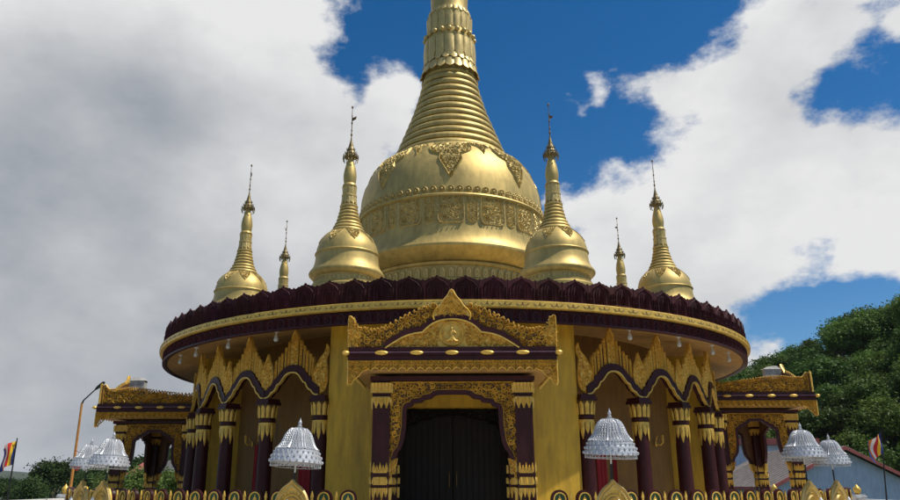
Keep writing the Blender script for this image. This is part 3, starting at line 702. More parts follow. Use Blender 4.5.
    # fretwork arches between the pillars (front and both sides)
    def arch_panel(m_, hw_, nm):
        k = 1 if abs(hw_ - 1.368) < .01 else hw_ / 1.385
        low = [(hw_ if k == 1 else 1.385, 2.14), (1.31, 2.16), (1.27, 2.28), (1.20, 2.36), (1.14, 2.52), (1.10, 2.8), (1.09, 3.2), (1.05, 3.29), (.94, 3.32), (.90, 3.39), (.72, 3.41), (.67, 3.465), (.52, 3.49), (.45, 3.55), (.3, 3.58), (0, 3.585)]
        lw = [(u if u > 1.0 or k == 1 else u, v) for u, v in low]
        if k != 1: lw = [((hw_ - (1.385 - u)) if u > .99 else u * (hw_ - .385) / 1.0, v) for u, v in low]
        ll = mirror(lw); poly = [(-hw_, 3.755)] + ll + [(hw_, 3.755)]
        s = MB()
        for sg in (-1, 1):
            hp = [(0, 3.755), (sg * hw_, 3.755)] + [(sg * u, v) for u, v in lw]
            scrolls(s, hp, m_, .075, .024, .04, 70 + sg, 4500, turns=1.4)
        s.stroke([(-hw_, 3.745), (hw_, 3.745)], .04, .04, m_)
        s.stroke(ll, .03, .05, m_)
        s.build('arch_fretwork', GOLDF, root, O, kind='stuff')
        s = MB(); off = [(u - (.05 * np.sign(u) if abs(u) > .3 else 0), v - (.055 if abs(u) < 1.1 * k else 0)) for u, v in ll]
        s.stroke(off, .105, .10, m_, -.07, flat=True)
        s.build('arch_trim', MARO, root, O)
        s = MB(); s.plate([(u, v) for u, v in poly], m_, -.05, -.025); s.build('arch_board', BROWN, root, O)
        for sg in (-1, 1):
            s = MB(); bp = [(sg * hw_, 2.13), (sg * hw_, 1.72), (sg * (hw_ - .05), 1.70), (sg * (hw_ - .07), 1.82), (sg * (hw_ - .14), 1.9), (sg * (hw_ - .17), 2.02), (sg * (hw_ - .2), 2.13)]
            s.plate(bp, m_, -.06, .0); s.stroke(bp, .025, .03, m_, 0, closed=True); scrolls(s, bp, m_, .05, .02, .04, 91, 500)
            s.build('bracket', GOLDF, root, O)
    arch_panel(mp_front(PYF - .12), 1.368, 'f')
    for sx in (-1, 1):
        mm_ = mp_frame((sx * (PX + .12), (PYF + 18.72) / 2, 0), (0, 1, 0), (sx, 0, 0)); arch_panel(mm_, (18.72 - PYF) / 2 - .167, 's')
    return root
porch = make_porch()
for sg, dz, lab in ((1, .20, 'gilded side porch on the wooded hill side of the hall'), (-1, -.14, 'gilded side porch on the lamp post side of the hall')):
    p = copy_tree(porch); p.location = (sg * 11.7, AX, PLAT + dz); p.rotation_euler = (0, 0, sg * PI / 2); p['label'] = lab
# plinths under the side porches
# ================================================================== GREAT STUPA
st = empty('bell_stupa', (0, AX, 6.1), 'great gilded bell stupa with ringed spire on the hall roof', 'stupa')
SO = (0, 0, 6.1)
s = MB(); s.lathe([(4.9, 6.05), (4.9, 6.6), (4.75, 6.65), (4.75, 6.75), (4.5, 6.8), (4.5, 7.3), (4.4, 7.35), (4.4, 7.45), (4.0, 7.5), (4.0, 7.95), (3.85, 8.0), (3.85, 8.12), (3.42, 8.15), (3.42, 8.3), (3.36, 8.33)], 96); s.build('plinth', GOLD, st, SO, smooth=True)
s = MB(); s.lathe([(3.36, 8.32), (3.42, 8.36), (3.42, 8.42), (3.3, 8.45), (3.3, 8.92), (3.37, 8.96), (3.40, 9.04), (3.34, 9.08), (3.30, 9.1)], 128); dr = s.build('drum', GOLD, st, SO, smooth=True)
pm = MB(); mf = mp_front(-3.30); pm.plate(mirror([(.115, 8.5), (.115, 8.78), (.08, 8.85), (0, 8.885)]), mf, 0, .025); pm.stroke(mirror([(.10, 8.5), (.10, 8.77), (.07, 8.83), (0, 8.865)]), .03, .03, mf, .025); pm.stroke([(0, 8.54), (.04, 8.62), (0, 8.74), (-.04, 8.62)], .02, .02, mf, .025, closed=True)
pmm = pm.mesh('drum_panel', GOLDS, SO)
ND = 68
for k in range(ND):
    o = bpy.data.objects.new('drum_panel', pmm); col.objects.link(o); o.parent = dr; o.rotation_euler = (0, 0, 2 * PI * k / ND)
bell_p = [(3.30, 9.09), (3.42, 9.14), (3.70, 9.34), (3.84, 9.44), (3.90, 9.50), (3.905, 9.57), (3.87, 9.62), (3.80, 9.72), (3.74, 9.9), (3.70, 10.1), (3.675, 10.35), (3.665, 10.8), (3.66, 11.1), (3.655, 11.36)]
bell_u = [(3.655, 11.36), (3.72, 11.39), (3.745, 11.44), (3.72, 11.50), (3.66, 11.53), (3.655, 11.7), (3.625, 12.1), (3.56, 12.55), (3.42, 13.0), (3.24, 13.36), (3.02, 13.65), (2.78, 13.87), (2.52, 14.03), (2.36, 14.1), (2.3, 14.14)]
s = MB(); s.lathe(bell_p + bell_u[1:], 144); be = s.build('bell', GOLD, st, SO, smooth=True)
mr = mp_rev(bell_p[6:] + [bell_u[0]] + [(3.655, 11.53)] + bell_u[5:])
# hanging panels round the bell
NP = 15; s = MB()
for k in range(NP):
    a = 2 * PI * (k + .0) / NP; su = 3.66; m2 = (lambda A: mr(np.c_[A[:, 0] / su, A[:, 1:]])); c0 = a * su
    P = [(c0 - .45, 11.34), (c0 - .46, 10.66), (c0 - .42, 10.45), (c0 - .3, 10.38), (c0 + .3, 10.38), (c0 + .42, 10.45), (c0 + .46, 10.66), (c0 + .45, 11.34)]
    s.stroke(P, .06, .035, m2, back=False); s.stroke([(u * 1 - (u - c0) * .17, v + .05 * (v < 11.2)) for u, v in P], .03, .03, m2, back=False)
    for (bx, bz) in smooth_line(P, 4)[::1]: s.ball(tuple(m2(np.array([[bx, bz, .05]]))[0]), .027, 5, 3)
    scrolls(s, [(c0 - .36, 11.34), (c0 - .36, 10.68), (c0 - .25, 10.5), (c0 + .25, 10.5), (c0 + .36, 10.68), (c0 + .36, 11.34)], m2, .11, .035, .036, 3, 900, back=False)
    c1 = c0 + PI * su / NP
    P = [(c1 - .19, 11.34), (c1 - .17, 10.5), (c1 - .1, 10.43), (c1, 10.38), (c1 + .1, 10.43), (c1 + .17, 10.5), (c1 + .19, 11.34)]
    s.stroke(P, .04, .035, m2, back=False); scrolls(s, P, m2, .085, .03, .026, 6, 600, back=False)
s.build('hanging_panels', GOLDS, be, SO, kind='stuff')
# rosettes
rm = MB(); z0 = 11.66; mf = mp_front(-3.655); th = np.linspace(0, 2 * PI, 12, endpoint=False)
rm.stroke(np.c_[.115 * np.cos(th), z0 + .115 * np.sin(th)], .05, .05, mf, closed=True); rm.ball((0, -3.67, z0), (.055, .06, .055), 8, 5)
for t in th[::2]: rm.ball((.08 * math.cos(t), -3.675, z0 + .08 * math.sin(t)), (.025, .03, .025), 5, 4)
rmm = rm.mesh('rosette', GOLDS, SO)
for k in range(72):
    o = bpy.data.objects.new('rosette', rmm); col.objects.link(o); o.parent = be; o.rotation_euler = (0, 0, 2 * PI * k / 72)
# shoulder garlands
s = MB()
for k in range(8):
    a = 2 * PI * k / 8; su = 3.2
    m2 = (lambda A: mr(np.c_[A[:, 0] / su, A[:, 1:]])); c0 = a * su
    P = [(c0 + u, v) for u, v in mirror([(.72, 13.86), (.8, 13.58), (.7, 13.36), (.5, 13.24), (.36, 13.16), (.39, 12.95), (.26, 12.66), (.13, 12.4), (0, 12.14)])]
    s.stroke(smooth_line(P, 2), .07, .06, m2, back=False); scrolls(s, P, m2, .12, .035, .036, 7, 2500, back=False)
    c1 = c0 + PI * su / 8; P = [(c1 - .42, 14.0), (c1 - .36, 13.75), (c1 - .12, 13.6), (c1, 13.3), (c1 + .12, 13.6), (c1 + .36, 13.75), (c1 + .42, 14.0)]
    s.stroke(P, .06, .05, m2, back=False); scrolls(s, P, m2, .1, .035, .05, 9, 800, back=False)
s.stroke([(2 * PI * 2.6 * i / 120, 13.99) for i in range(121)], .09, .05, (lambda A: mr(np.c_[A[:, 0] / 2.6, A[:, 1:]])), back=False)
s.build('shoulder_garland', GOLD, be, SO, kind='stuff')
# spire rings, each a part
NRG = 12; zz = np.linspace(14.08, 18.02, NRG + 1)
rz_ = lambda z: np.interp(z, [14.08, 14.5, 14.86, 15.64, 16.44, 17.25, 18.02], [2.36, 2.2, 2.07, 1.77, 1.48, 1.25, 1.08])
for k in range(NRG):
    a, b = zz[k], zz[k + 1]; h = b - a; r0, r1 = float(rz_(a)), float(rz_(b)); s = MB()
    pr_ = [(r0 - .10, a)] + [(r0 + (r1 - r0) * t + .005 + .075 * math.sin(PI * min(1, t / .82)) ** .7 - (.05 if t > .82 else 0), a + h * t) for t in (.0, .06, .15, .3, .45, .6, .7, .78, .82)] + [(r1 - .055, a + h * .86), (r1 - .06, b + .01)]
    s.lathe(pr_, 72); s.build('spire_ring', GOLD, st, SO, smooth=True)
# lotus mouldings
s = MB(); s.lathe([(1.05, 18.0), (1.10, 18.05), (1.12, 18.1), (1.06, 18.2), (1.10, 18.5), (1.13, 18.62), (1.06, 18.68), (1.03, 18.8), (1.02, 19.7), (1.05, 19.8), (1.05, 19.95), (.98, 20.0), (.98, 20.15), (.95, 20.3), (.93, 21.05), (.95, 21.15), (.9, 21.2), (.86, 21.3), (.82, 21.5), (.81, 21.8), (.83, 22.3), (.86, 22.9), (.84, 23.5), (.74, 24.1), (.56, 24.7), (.38, 25.2), (.28, 25.6), (.24, 25.8)], 64)
s.build('spire_core', GOLD, st, SO, smooth=True)
def petal_row(n, r, z0, z1, bulge, ot, half, point=.55, nm='lotus_petal', off=0.):
    s = MB(); petal(s, 0, half, r, z0, z1, bulge, ot, 7, 7, point); me_ = s.mesh(nm, GOLDS, SO, smooth=True)
    for k in range(n):
        o = bpy.data.objects.new(nm, me_); col.objects.link(o); o.parent = st; o.rotation_euler = (0, 0, 2 * PI * (k + off) / n)
petal_row(20, 1.12, 18.62, 18.14, .05, .17, PI / 20 * .96)
petal_row(16, 1.06, 19.78, 18.72, .07, .05, PI / 16 * .95, .75)
petal_row(20, 1.05, 18.95, 18.60, .05, .14, PI / 20 * .96, .4, off=.5)
petal_row(18, .95, 20.28, 21.08, .05, .05, PI / 18 * .92, .7)
petal_row(22, .9, 21.34, 21.12, .04, .07, PI / 22 * .95, .3)
bm_ = MB(); bm_.ball((0, -1.06, 20.08), .115, 10, 7); bmm = bm_.mesh('spire_bead', GOLDS, SO, smooth=True)
for k in range(20):
    o = bpy.data.objects.new('spire_bead', bmm); col.objects.link(o); o.parent = st; o.rotation_euler = (0, 0, 2 * PI * k / 20)
s = MB(); s.lathe([(.24, 25.75), (.55, 25.8), (.5, 25.9), (.3, 26.1), (.42, 26.12), (.25, 26.4), (.32, 26.42), (.15, 26.8), (.05, 27.2), (.04, 28.6), (.0, 28.7)], 24); s.build('crown_umbrella', GOLDS, st, SO, smooth=True)

# ================================================================== CORNER STUPAS
def make_small():
    root = empty('corner_stupa', (0, 0, 6.0), '', 'stupa', 'small stupas round the great bell'); O = (0, 0, 6.0)
    s = MB(); s.lathe([(1.3, 5.95), (1.3, 6.35), (1.2, 6.4), (1.2, 6.6), (1.1, 6.65), (1.1, 6.95), (1.04, 7.0), (1.0, 7.02), (1.0, 7.06), (.97, 7.07)], 48); s.build('plinth', GOLD, root, O, smooth=True)
    s = MB(); s.lathe([(.97, 7.06), (.98, 7.09), (.93, 7.10), (.93, 7.25), (.98, 7.27)], 48)
    for k in range(40):
        a = 2 * PI * k / 40; s.stroke([(a - .05, 7.12), (a - .05, 7.22), (a + .05, 7.22), (a + .05, 7.12)], .018, .02, mp_rev([(.93, 7), (.93, 7.3)]))
    s.build('drum', GOLDS, root, O)
    bp = [(.95, 7.26), (1.02, 7.29), (1.085, 7.36), (1.095, 7.40), (1.075, 7.45), (1.02, 7.52), (.965, 7.62), (.93, 7.76), (.915, 7.90), (.91, 7.96), (.935, 7.975), (.945, 8.0), (.935, 8.025), (.905, 8.04), (.895, 8.15), (.85, 8.3), (.77, 8.45), (.66, 8.58), (.53, 8.69), (.47, 8.73)]
    s = MB(); s.lathe(bp, 64); b_ = s.build('bell', GOLD, root, O, smooth=True)
    mr_ = mp_rev([(.905, 8.04), (.895, 8.15), (.85, 8.3), (.77, 8.45), (.66, 8.58), (.53, 8.69), (.47, 8.73)]); s = MB()
    for k in range(8):
        c0 = 2 * PI * k / 8 * .75; m2 = (lambda A: mr_(np.c_[A[:, 0] / .75, A[:, 1:]]))
        P = [(c0 - .26, 8.68), (c0 - .16, 8.52), (c0 - .1, 8.42), (c0, 8.3), (c0 + .1, 8.42), (c0 + .16, 8.52), (c0 + .26, 8.68)]
        s.stroke(P, .025, .025, m2, back=False); scrolls(s, P, m2, .05, .018, .025, 4, 400, back=False)
    s.build('garland', GOLDS, b_, O, kind='stuff')
    s = MB(); zz = np.linspace(8.71, 9.52, 8); f = lambda z: float(np.interp(z, [8.71, 9.06, 9.38, 9.52], [.50, .335, .265, .235])); pr_ = []
    for k in range(7):
        a, b = zz[k], zz[k + 1]
        for t, d in ((.02, -.02), (.12, .015), (.45, .028), (.75, .012), (.85, -.02)): z = a + (b - a) * t; pr_.append((f(z) + d, z))
    s.lathe(pr_ + [(.22, 9.53)], 40); s.build('ringed_spire', GOLD, root, O, smooth=True)
    s = MB(); s.lathe([(.22, 9.5), (.27, 9.53), (.275, 9.57), (.22, 9.6), (.205, 9.62), (.2, 9.85), (.23, 9.87), (.23, 9.92), (.195, 9.94), (.185, 10.2), (.215, 10.22), (.2, 10.27), (.17, 10.3)], 32)
    for k in range(12):
        petal(s, 2 * PI * k / 12, .24, .205, 9.86, 9.60, .02, .035, 5, 4, .6); petal(s, 2 * PI * k / 12, .24, .19, 9.95, 10.2, .02, .03, 5, 4, .6)
    s.build('lotus_moulding', GOLDS, root, O)
    s = MB(); s.lathe([(.17, 10.29), (.19, 10.4), (.2, 10.52), (.195, 10.62), (.165, 10.8), (.125, 10.95), (.095, 11.08), (.085, 11.15)], 28); s.build('banana_bud', GOLD, root, O, smooth=True)
    s = MB(); s.lathe([(.085, 11.13), (.2, 11.17), (.21, 11.2), (.15, 11.27), (.17, 11.28), (.11, 11.4), (.125, 11.41), (.07, 11.55), (.075, 11.56), (.03, 11.75), (.016, 11.85)], 16)
    for k in range(14):
        a = 2 * PI * k / 14; x, y = .225 * math.cos(a), .225 * math.sin(a)
        s.tube([(x * .85, y * .85, 11.2), (x, y, 11.26), (x * 1.05, y * 1.05, 11.14), (x * .95, y * .95, 11.06)], .012, 4); s.ball((x * .95, y * .95, 11.05), .022, 5, 4)
        s.tube([(x * .72, y * .72, 11.28), (x * .82, y * .82, 11.36)], .01, 4); s.tube([(x * .5, y * .5, 11.41), (x * .62, y * .62, 11.47)], .009, 4)
    s.build('crown_umbrella', BRONZE, root, O)
    s = MB(); s.tube([(0, 0, 11.8), (0, 0, 12.9)], [.016, .008], 6)
    for z, r in ((11.95, .035), (12.1, .028), (12.35, .03), (12.6, .022), (12.9, .035)): s.ball((0, 0, z), (r, r, r * 1.4), 6, 5)
    s.build('mast', GOLDD, root, O)
    s = MB(); s.add([(.01, 0, 12.42), (.13, .02, 12.48), (.15, .0, 12.56), (.07, -.02, 12.52), (.01, 0, 12.55), (.01, .012, 12.42), (.13, .032, 12.48), (.15, .012, 12.56), (.07, -.008, 12.52), (.01, .012, 12.55)], [(0, 1, 2, 3, 4), (9, 8, 7, 6, 5)] + [(i, (i + 1) % 5, 5 + (i + 1) % 5, 5 + i) for i in range(5)]); s.build('vane', GOLDD, root, O)
    return root
sm = make_small(); fst = True
SIDE = {1: 'on the wooded hill side', -1: 'on the lamp post side'}
for ang, txt in ((22.5, 'gold corner stupa, full bell showing before the great bell,'), (67.5, 'gold corner stupa, bell half sunk behind the maroon parapet,'), (112.5, 'thin gold stupa tip peeking over the maroon parapet')):
    for sg in (-1, 1):
        o = sm if fst else copy_tree(sm); fst = False
        a = R(ang); o.location = (sg * 8 * math.sin(a), AX - 8 * math.cos(a), 6.0); o.rotation_euler = (0, 0, sg * a)
        o['label'] = txt + ' ' + SIDE[sg]

# ================================================================== SMALL THINGS OF THE HALL
# globe lamps under the eave
def lamp0():
    s = MB(); s.lathe([(.0, 5.857), (.07, 5.855), (.07, 5.82), (.02, 5.80), (.018, 5.74), (.04, 5.72), (.045, 5.68), (.0, 5.675)], 12)
    r = s.build('ceiling_lamp', WHITE, None, (0, 0, 5.857), smooth=True)
    s = MB(); s.lathe([(.04, 5.69), (.06, 5.65), (.064, 5.61), (.05, 5.565), (.0, 5.545)], 12); s.build('bulb', BULB, r, (0, 0, 5.857), smooth=True); return r
lp = lamp0()
for i, sg in enumerate((1, -1)):
    for j, (ang, tx) in enumerate(((28, 'first'), (39, 'second'), (50, 'third'), (59.5, 'fourth'))):
        o = lp if (i == 0 and j == 0) else copy_tree(lp)
        a = R(ang); o.location = (sg * 9.95 * math.sin(a), AX - 9.95 * math.cos(a), 5.52)
        tag(o, 'white globe lamp under the eave before the ' + tx + ' arch from the door, ' + SIDE[sg][7:], 'lamp', 'globe lamps under the eave')
# red banners and gilt sconces on the recessed wall
def banner(ang, width, z0, z1, label):
    a = R(ang); r = 7.62 + .12; root = MB(); n = 9; V = []; F = []
    for i in range(n):
        u = -width / 2 + width * i / (n - 1)
        for z in (z0, z0 + (z1 - z0) * .5, z1): V.append((u, -.03 - .035 * math.sin(i * 1.9) * (1.15 - (z - z0) / (z1 - z0) * .6), z))
    for i in range(n - 1):
        for j in range(2): F.append((i * 3 + j, (i + 1) * 3 + j, (i + 1) * 3 + j + 1, i * 3 + j + 1))
    o_ = len(V); V += [(x, y + .012, z) for x, y, z in V]; F += [tuple(q + o_ for q in reversed(f)) for f in F[:]]
    root.add(V, F); o = root.build('hanging_banner', REDC, None, (0, 0, z0)); 
    r = 7.75; o.location = (r * math.sin(a), AX - r * math.cos(a), z0); o.rotation_euler = (0, 0, a)
    q = MB(); q.tube([(-width / 2 - .05, -.03, z1 + .01), (width / 2 + .05, -.03, z1 + .01)], .018, 6); q.build('rod', GOLDD, o, (0, 0, z0))
    return tag(o, label, 'banner', 'red banners in the colonnade')
banner(32.2, .36, .7, 2.5, 'red cloth banner behind the silver parasol on the wooded hill side')
banner(-32.4, .46, .7, 2.3, 'red cloth banner behind the silver parasol on the lamp post side')
banner(36.0, .14, .7, 2.5, 'narrow red banner beside the wide one on the wooded hill side')
banner(-50.3, .2, .7, 2.75, 'narrow red banner beside the second column on the lamp post side')
for sg in (-1, 1):
    a = R(sg * 53.2); s = MB(); s.ball((0, -.03, 2.78), (.07, .03, .09), 8, 5); s.tube([(0, -.03, 2.78), (sg * .02, -.16, 2.74), (sg * .03, -.24, 2.82), (sg * .03, -.23, 2.95)], [.03, .028, .025, .045], 7); s.ball((sg * .03, -.23, 3.0), (.05, .05, .06), 7, 5)
    s.tube([(-.05, -.05, 2.85), (-.1, -.1, 2.95), (-.06, -.12, 3.02)], [.02, .018, .008], 5)
    o = s.build('wall_sconce', GOLDF, None, (0, 0, 2.7), smooth=True); o.location = (7.73 * math.sin(a), AX - 7.73 * math.cos(a), 2.7); o.rotation_euler = (0, 0, a)
    tag(o, 'small gilt bracket lamp on the recessed wall, ' + SIDE[sg][3:], 'wall lamp', 'gilt bracket lamps')

# ================================================================== RAILING
RR = 12.62; RT = 1.50
def med_meshes():
    th = np.linspace(0, 2 * PI, 20, endpoint=False); mf = mp_front(0); cz = RT - .17; D_ = {}
    s = MB(); s.stroke(np.c_[.155 * np.cos(th), cz + .16 * np.sin(th)], .045, .07, mf, -.035, closed=True, flat=True)
    for sg in (-1, 1):
        t2 = np.linspace(0, 2 * PI, 12, endpoint=False); s.stroke(np.c_[sg * .2 + .06 * np.cos(t2), cz - .15 + .06 * np.sin(t2)], .03, .06, mf, -.03, closed=True, flat=True)
    s.box(-.02, .02, -.02, .02, PLAT, cz - .16); D_['m'] = s.mesh('medallion', MARO, (0, 0, PLAT), True)
    s = MB(); s.stroke(np.c_[.122 * np.cos(th), cz + .126 * np.sin(th)], .024, .09, mf, -.045, closed=True, flat=True); D_['r'] = s.mesh('gold_rim', GOLDF, (0, 0, PLAT))
    s = MB(); s.plate(np.c_[.12 * np.cos(th), cz + .122 * np.sin(th)], mf, -.012, .012); D_['g'] = s.mesh('green_panel', GREENP, (0, 0, PLAT))
    s = MB(); s.plate(mirror([(.018, cz - .11), (.045, cz - .03), (.03, cz + .02), (.012, cz + .03), (0, cz + .085)]), mf, -.03, .03); s.ball((0, 0, cz - .03), (.03, .045, .035), 6, 5); D_['b'] = s.mesh('gold_bud', GOLDF, (0, 0, PLAT))
    s = MB(); s.plate([(-.02, PLAT + .05), (-.02, RT - .16), (-.03, RT - .13), (0, RT - .02), (.03, RT - .13), (.02, RT - .16), (.02, PLAT + .05)], mf, -.015, .015); D_['s'] = s.mesh('spear', GOLDF, (0, 0, PLAT))
    return D_
DM = med_meshes()
for sg in (-1, 1):
    a0, a1 = 8.4, 80.0; am = R(sg * 44)
    rl = empty('railing', (RR * math.sin(am), AX - RR * math.cos(am), PLAT), 'maroon and gold medallion railing curving round the platform ' + SIDE[sg], 'railing', 'platform railings')
    base = np.array(rl.location)
    s = MB(); aa0, aa1 = (R(a0), R(a1)) if sg > 0 else (R(-a1), R(-a0))
    for z0, z1, t in ((PLAT, PLAT + .12, .10), (PLAT + .2, PLAT + .26, .03), (RT - .36, RT - .31, .035)):
        s.lathe([(RR - t, z0), (RR + t, z0), (RR + t, z1), (RR - t, z1)], 60, aa0, aa1, c=(0, AX), closed=True)
    s.build('rail', MARO, rl, tuple(base))
    n = 30
    for k in range(n):
        a = R(sg * (a0 + (a1 - a0) * (k + .5) / n)); P = (RR * math.sin(a) - base[0], AX - RR * math.cos(a) - base[1], 0)
        m_ = bpy.data.objects.new('medallion', DM['m']); col.objects.link(m_); m_.parent = rl; m_.location = P; m_.rotation_euler = (R(random.uniform(-2, 2)), R(random.uniform(-1.5, 1.5)), a + R(random.uniform(-4, 4)))
        for key, nm in (('r', 'gold_rim'), ('g', 'green_panel'), ('b', 'gold_bud')):
            o = bpy.data.objects.new(nm, DM[key]); col.objects.link(o); o.parent = m_
        a = R(sg * (a0 + (a1 - a0) * (k + 1) / n)); o = bpy.data.objects.new('spear', DM['s']); col.objects.link(o); o.parent = rl; o.location = (RR * math.sin(a) - base[0], AX - RR * math.cos(a) - base[1], 0); o.rotation_euler = (0, 0, a)

# ================================================================== PARASOLS AND LEAF SHRINES
def make_parasol():
    root = empty('parasol', (0, 0, 1.6), '', 'parasol', 'silver ceremonial parasols'); O = (0, 0, 1.6); n = 16
    dome = [(.02, 2.80), (.07, 2.79), (.15, 2.765), (.22, 2.71), (.27, 2.64), (.305, 2.56), (.34, 2.47), (.38, 2.40), (.43, 2.345), (.455, 2.325)]
    s = MB(); s.lathe(dome, 32); dm = s.build('canopy', SILVD, root, O, smooth=True)
    s = MB(); mr_ = mp_rev(dome)
    for k in range(8):
        a = 2 * PI * k / 8; s.stroke([(a, z) for z in np.linspace(2.33, 2.76, 9)], .05 / .45, .02, mr_, back=False)
        for j in range(2): pass
    for k in range(8):
        c0 = (k + .5) * 2 * PI / 8
        zz = np.linspace(2.34, 2.72, 9)
        for z in zz:
            r = float(np.interp(z, [p[1] for p in reversed(dome)], [p[0] for p in reversed(dome)])); wdt = 2 * PI / 8 * r * .8; m_ = max(1, int(wdt / .05))
            for i in range(m_):
                u = c0 + (-.5 + (i + .5) / m_) * wdt / r; th = np.linspace(0, 2 * PI, 7, endpoint=False)
                s.stroke(np.c_[u + .018 / r * np.cos(th + i), z + .018 * np.sin(th + i)], .012 / max(r, .2), .014, mr_, closed=True, back=False)
    s.build('chasing', SILV, dm, O, kind='stuff')
    # three flounced tiers with bosses
    for t, (r, z) in enumerate(((.455, 2.315), (.50, 2.225), (.53, 2.135))):
        s = MB(); s.lathe([(r - .03, z + .012), (r, z), (r + .012, z - .06), (r + .02, z - .085), (r + .004, z - .088), (r - .01, z - .06), (r - .02, z - .01)], 40)
        for k in range(26):
            a = 2 * PI * (k + .5 * (t % 2)) / 26; s.ball(((r + .022) * math.sin(a), -(r + .022) * math.cos(a), z - .052), (.026, .026, .03), 6, 4)
        s.build('flounce', SILV, root, O, smooth=True)
    s = MB()
    for k in range(40):
        a = 2 * PI * k / 40; x, y = .525 * math.sin(a), -.525 * math.cos(a); s.tube([(x, y, 2.05), (x, y, 1.995)], .005, 4); s.ball((x, y, 1.985), (.011, .011, .018), 5, 4)
    th = np.linspace(0, 2 * PI, 40, endpoint=True); s.tube([(.47 * math.cos(t), .47 * math.sin(t), 1.975) for t in th], .008, 5)
    for k in range(8): a = 2 * PI * k / 8; s.tube([(.0, .0, 2.18), (.47 * math.cos(a), .47 * math.sin(a), 1.975)], .006, 4)
    s.build('fringe', SILV, root, O)
    s = MB(); s.lathe([(.02, 2.79), (.045, 2.80), (.05, 2.83), (.025, 2.845), (.035, 2.86), (.042, 2.885), (.03, 2.915), (.012, 2.95), (.0, 3.0)], 14); s.build('finial', SILV, root, O, smooth=True)
    s = MB(); s.tube([(0, 0, 1.86), (0, 0, 2.78)], .018, 8); s.build('pole', WHITE, root, O)
    s = MB(); s.tube([(0, 0, 1.3), (0, 0, 1.86)], .022, 8); s.build('pole_socket', BLACK, root, O)
    return root
def skin_figure():
    """a small seated figure: one continuous surface"""
    me = bpy.data.meshes.new('seated_statue')
    pts = [((0, 0, .06), .085), ((0, 0, .14), .08), ((0, -.005, .22), .085), ((0, -.005, .275), .05), ((0, -.01, .31), .034), ((0, -.012, .345), .05), ((0, -.01, .385), .048), ((0, -.008, .425), .022), ((0, -.008, .445), .008),
           ((.075, 0, .262), .036), ((.11, -.01, .18), .032), ((.085, -.07, .115), .027), ((.02, -.105, .10), .022), ((-.075, 0, .262), .036), ((-.11, -.01, .18), .032), ((-.085, -.07, .115), .027), ((-.02, -.105, .095), .022),
           ((.09, -.03, .05), .062), ((.165, -.07, .04), .048), ((.08, -.13, .04), .036), ((-.04, -.14, .035), .024), ((-.09, -.03, .05), .062), ((-.165, -.07, .04), .048), ((-.08, -.125, .03), .034), ((.04, -.125, .02), .022)]
    ed = [(0, 1), (1, 2), (2, 3), (3, 4), (4, 5), (5, 6), (6, 7), (7, 8), (3, 9), (9, 10), (10, 11), (11, 12), (3, 13), (13, 14), (14, 15), (15, 16), (0, 17), (17, 18), (18, 19), (19, 20), (0, 21), (21, 22), (22, 23), (23, 24)]
    me.from_pydata([p[0] for p in pts], ed, []); ob = bpy.data.objects.new('tmp', me); col.objects.link(ob)
    ob.modifiers.new('s', 'SKIN')
    for i, p in enumerate(pts): me.skin_vertices[0].data[i].radius = (p[1], p[1])
    me.skin_vertices[0].data[0].use_root = True
    sb = ob.modifiers.new('u', 'SUBSURF'); sb.levels = 2
    dg = bpy.context.evaluated_depsgraph_get(); dg.update(); r = bpy.data.meshes.new_from_object(ob.evaluated_get(dg)); bpy.data.objects.remove(ob)
    r.materials.clear(); r.materials.append(MARB); r.shade_smooth(); r.name = 'seated_statue'; return r
STAT = skin_figure()
def make_leaf():
    root = empty('leaf_shrine', (0, 0, 0), '', 'shrine', 'gilded leaf shrines below the parasols')
    s = MB(); s.lathe([(.36, 0), (.36, .12), (.28, .16), (.25, .3), (.25, .62), (.3, .68), (.36, .72), (.36, .8), (.3, .82), (.01, .82)], 8, PI / 8, 2 * PI + PI / 8); s.build('pedestal', WHITE, root)
    half = [(.06, .83), (.2, .86), (.32, 1.0), (.35, 1.14), (.34, 1.27), (.295, 1.39), (.22, 1.50), (.12, 1.58), (.04, 1.635), (0, 1.68)]
    o_ = smooth_line(mirror(half), 3); m_ = mp_front(.06)
    s = MB(); s.plate(o_, m_, -.05, 0); lf = s.build('leaf_panel', GOLDF, root)
    s = MB(); s.stroke(o_, .05, .04, m_); cz = 1.2; th = np.linspace(0, 2 * PI, 28, endpoint=False)
    s.stroke(np.c_[.16 * np.cos(th), cz + .165 * np.sin(th)], .05, .05, m_, closed=True); s.stroke(np.c_[.225 * np.cos(th), cz + .23 * np.sin(th)], .022, .03, m_, closed=True)
    for k in range(1, len(o_) - 1):
        p = o_[k]; c_ = np.array([0, cz]); q = p + (c_ - p) * .2; s.ball((q[0], .05, q[1]), (.022, .025, .022), 6, 4)
    for t in np.linspace(0, 2 * PI, 22, endpoint=False): s.stroke([(.245 * math.cos(t), cz + .25 * math.sin(t)), (.275 * math.cos(t + .06), cz + .285 * math.sin(t + .06))], [.03, .01], .025, m_)
    s.build('leaf_carving', GOLDS, lf, kind='stuff')
    s = MB(); s.lathe([(.16, .82), (.17, .86), (.13, .9), (.15, .94), (.15, .96), (.01, .965)], 16, c=(0, -.12)); s.build('lotus_seat', GOLDF, root, smooth=True)
    return root
para = make_parasol(); leaf = make_leaf(); fst = True
spots = [(-14.0, 13.05, .93, .04, 'silver parasol before the ochre wall beside the front porch'), (14.0, 13.05, .93, .20, 'silver parasol before the ochre wall beside the front porch'),
         (-38.3, 13.05, .80, .10, 'larger silver parasol overlapping a smaller one by the side porch'), (-46.5, 13.05, .68, .14, 'smaller silver parasol behind its neighbour by the side porch'),
         (39.2, 13.05, .80, .26, 'larger silver parasol overlapping a smaller one by the side porch'), (47.5, 13.05, .70, .20, 'smaller silver parasol behind its neighbour by the side porch')]
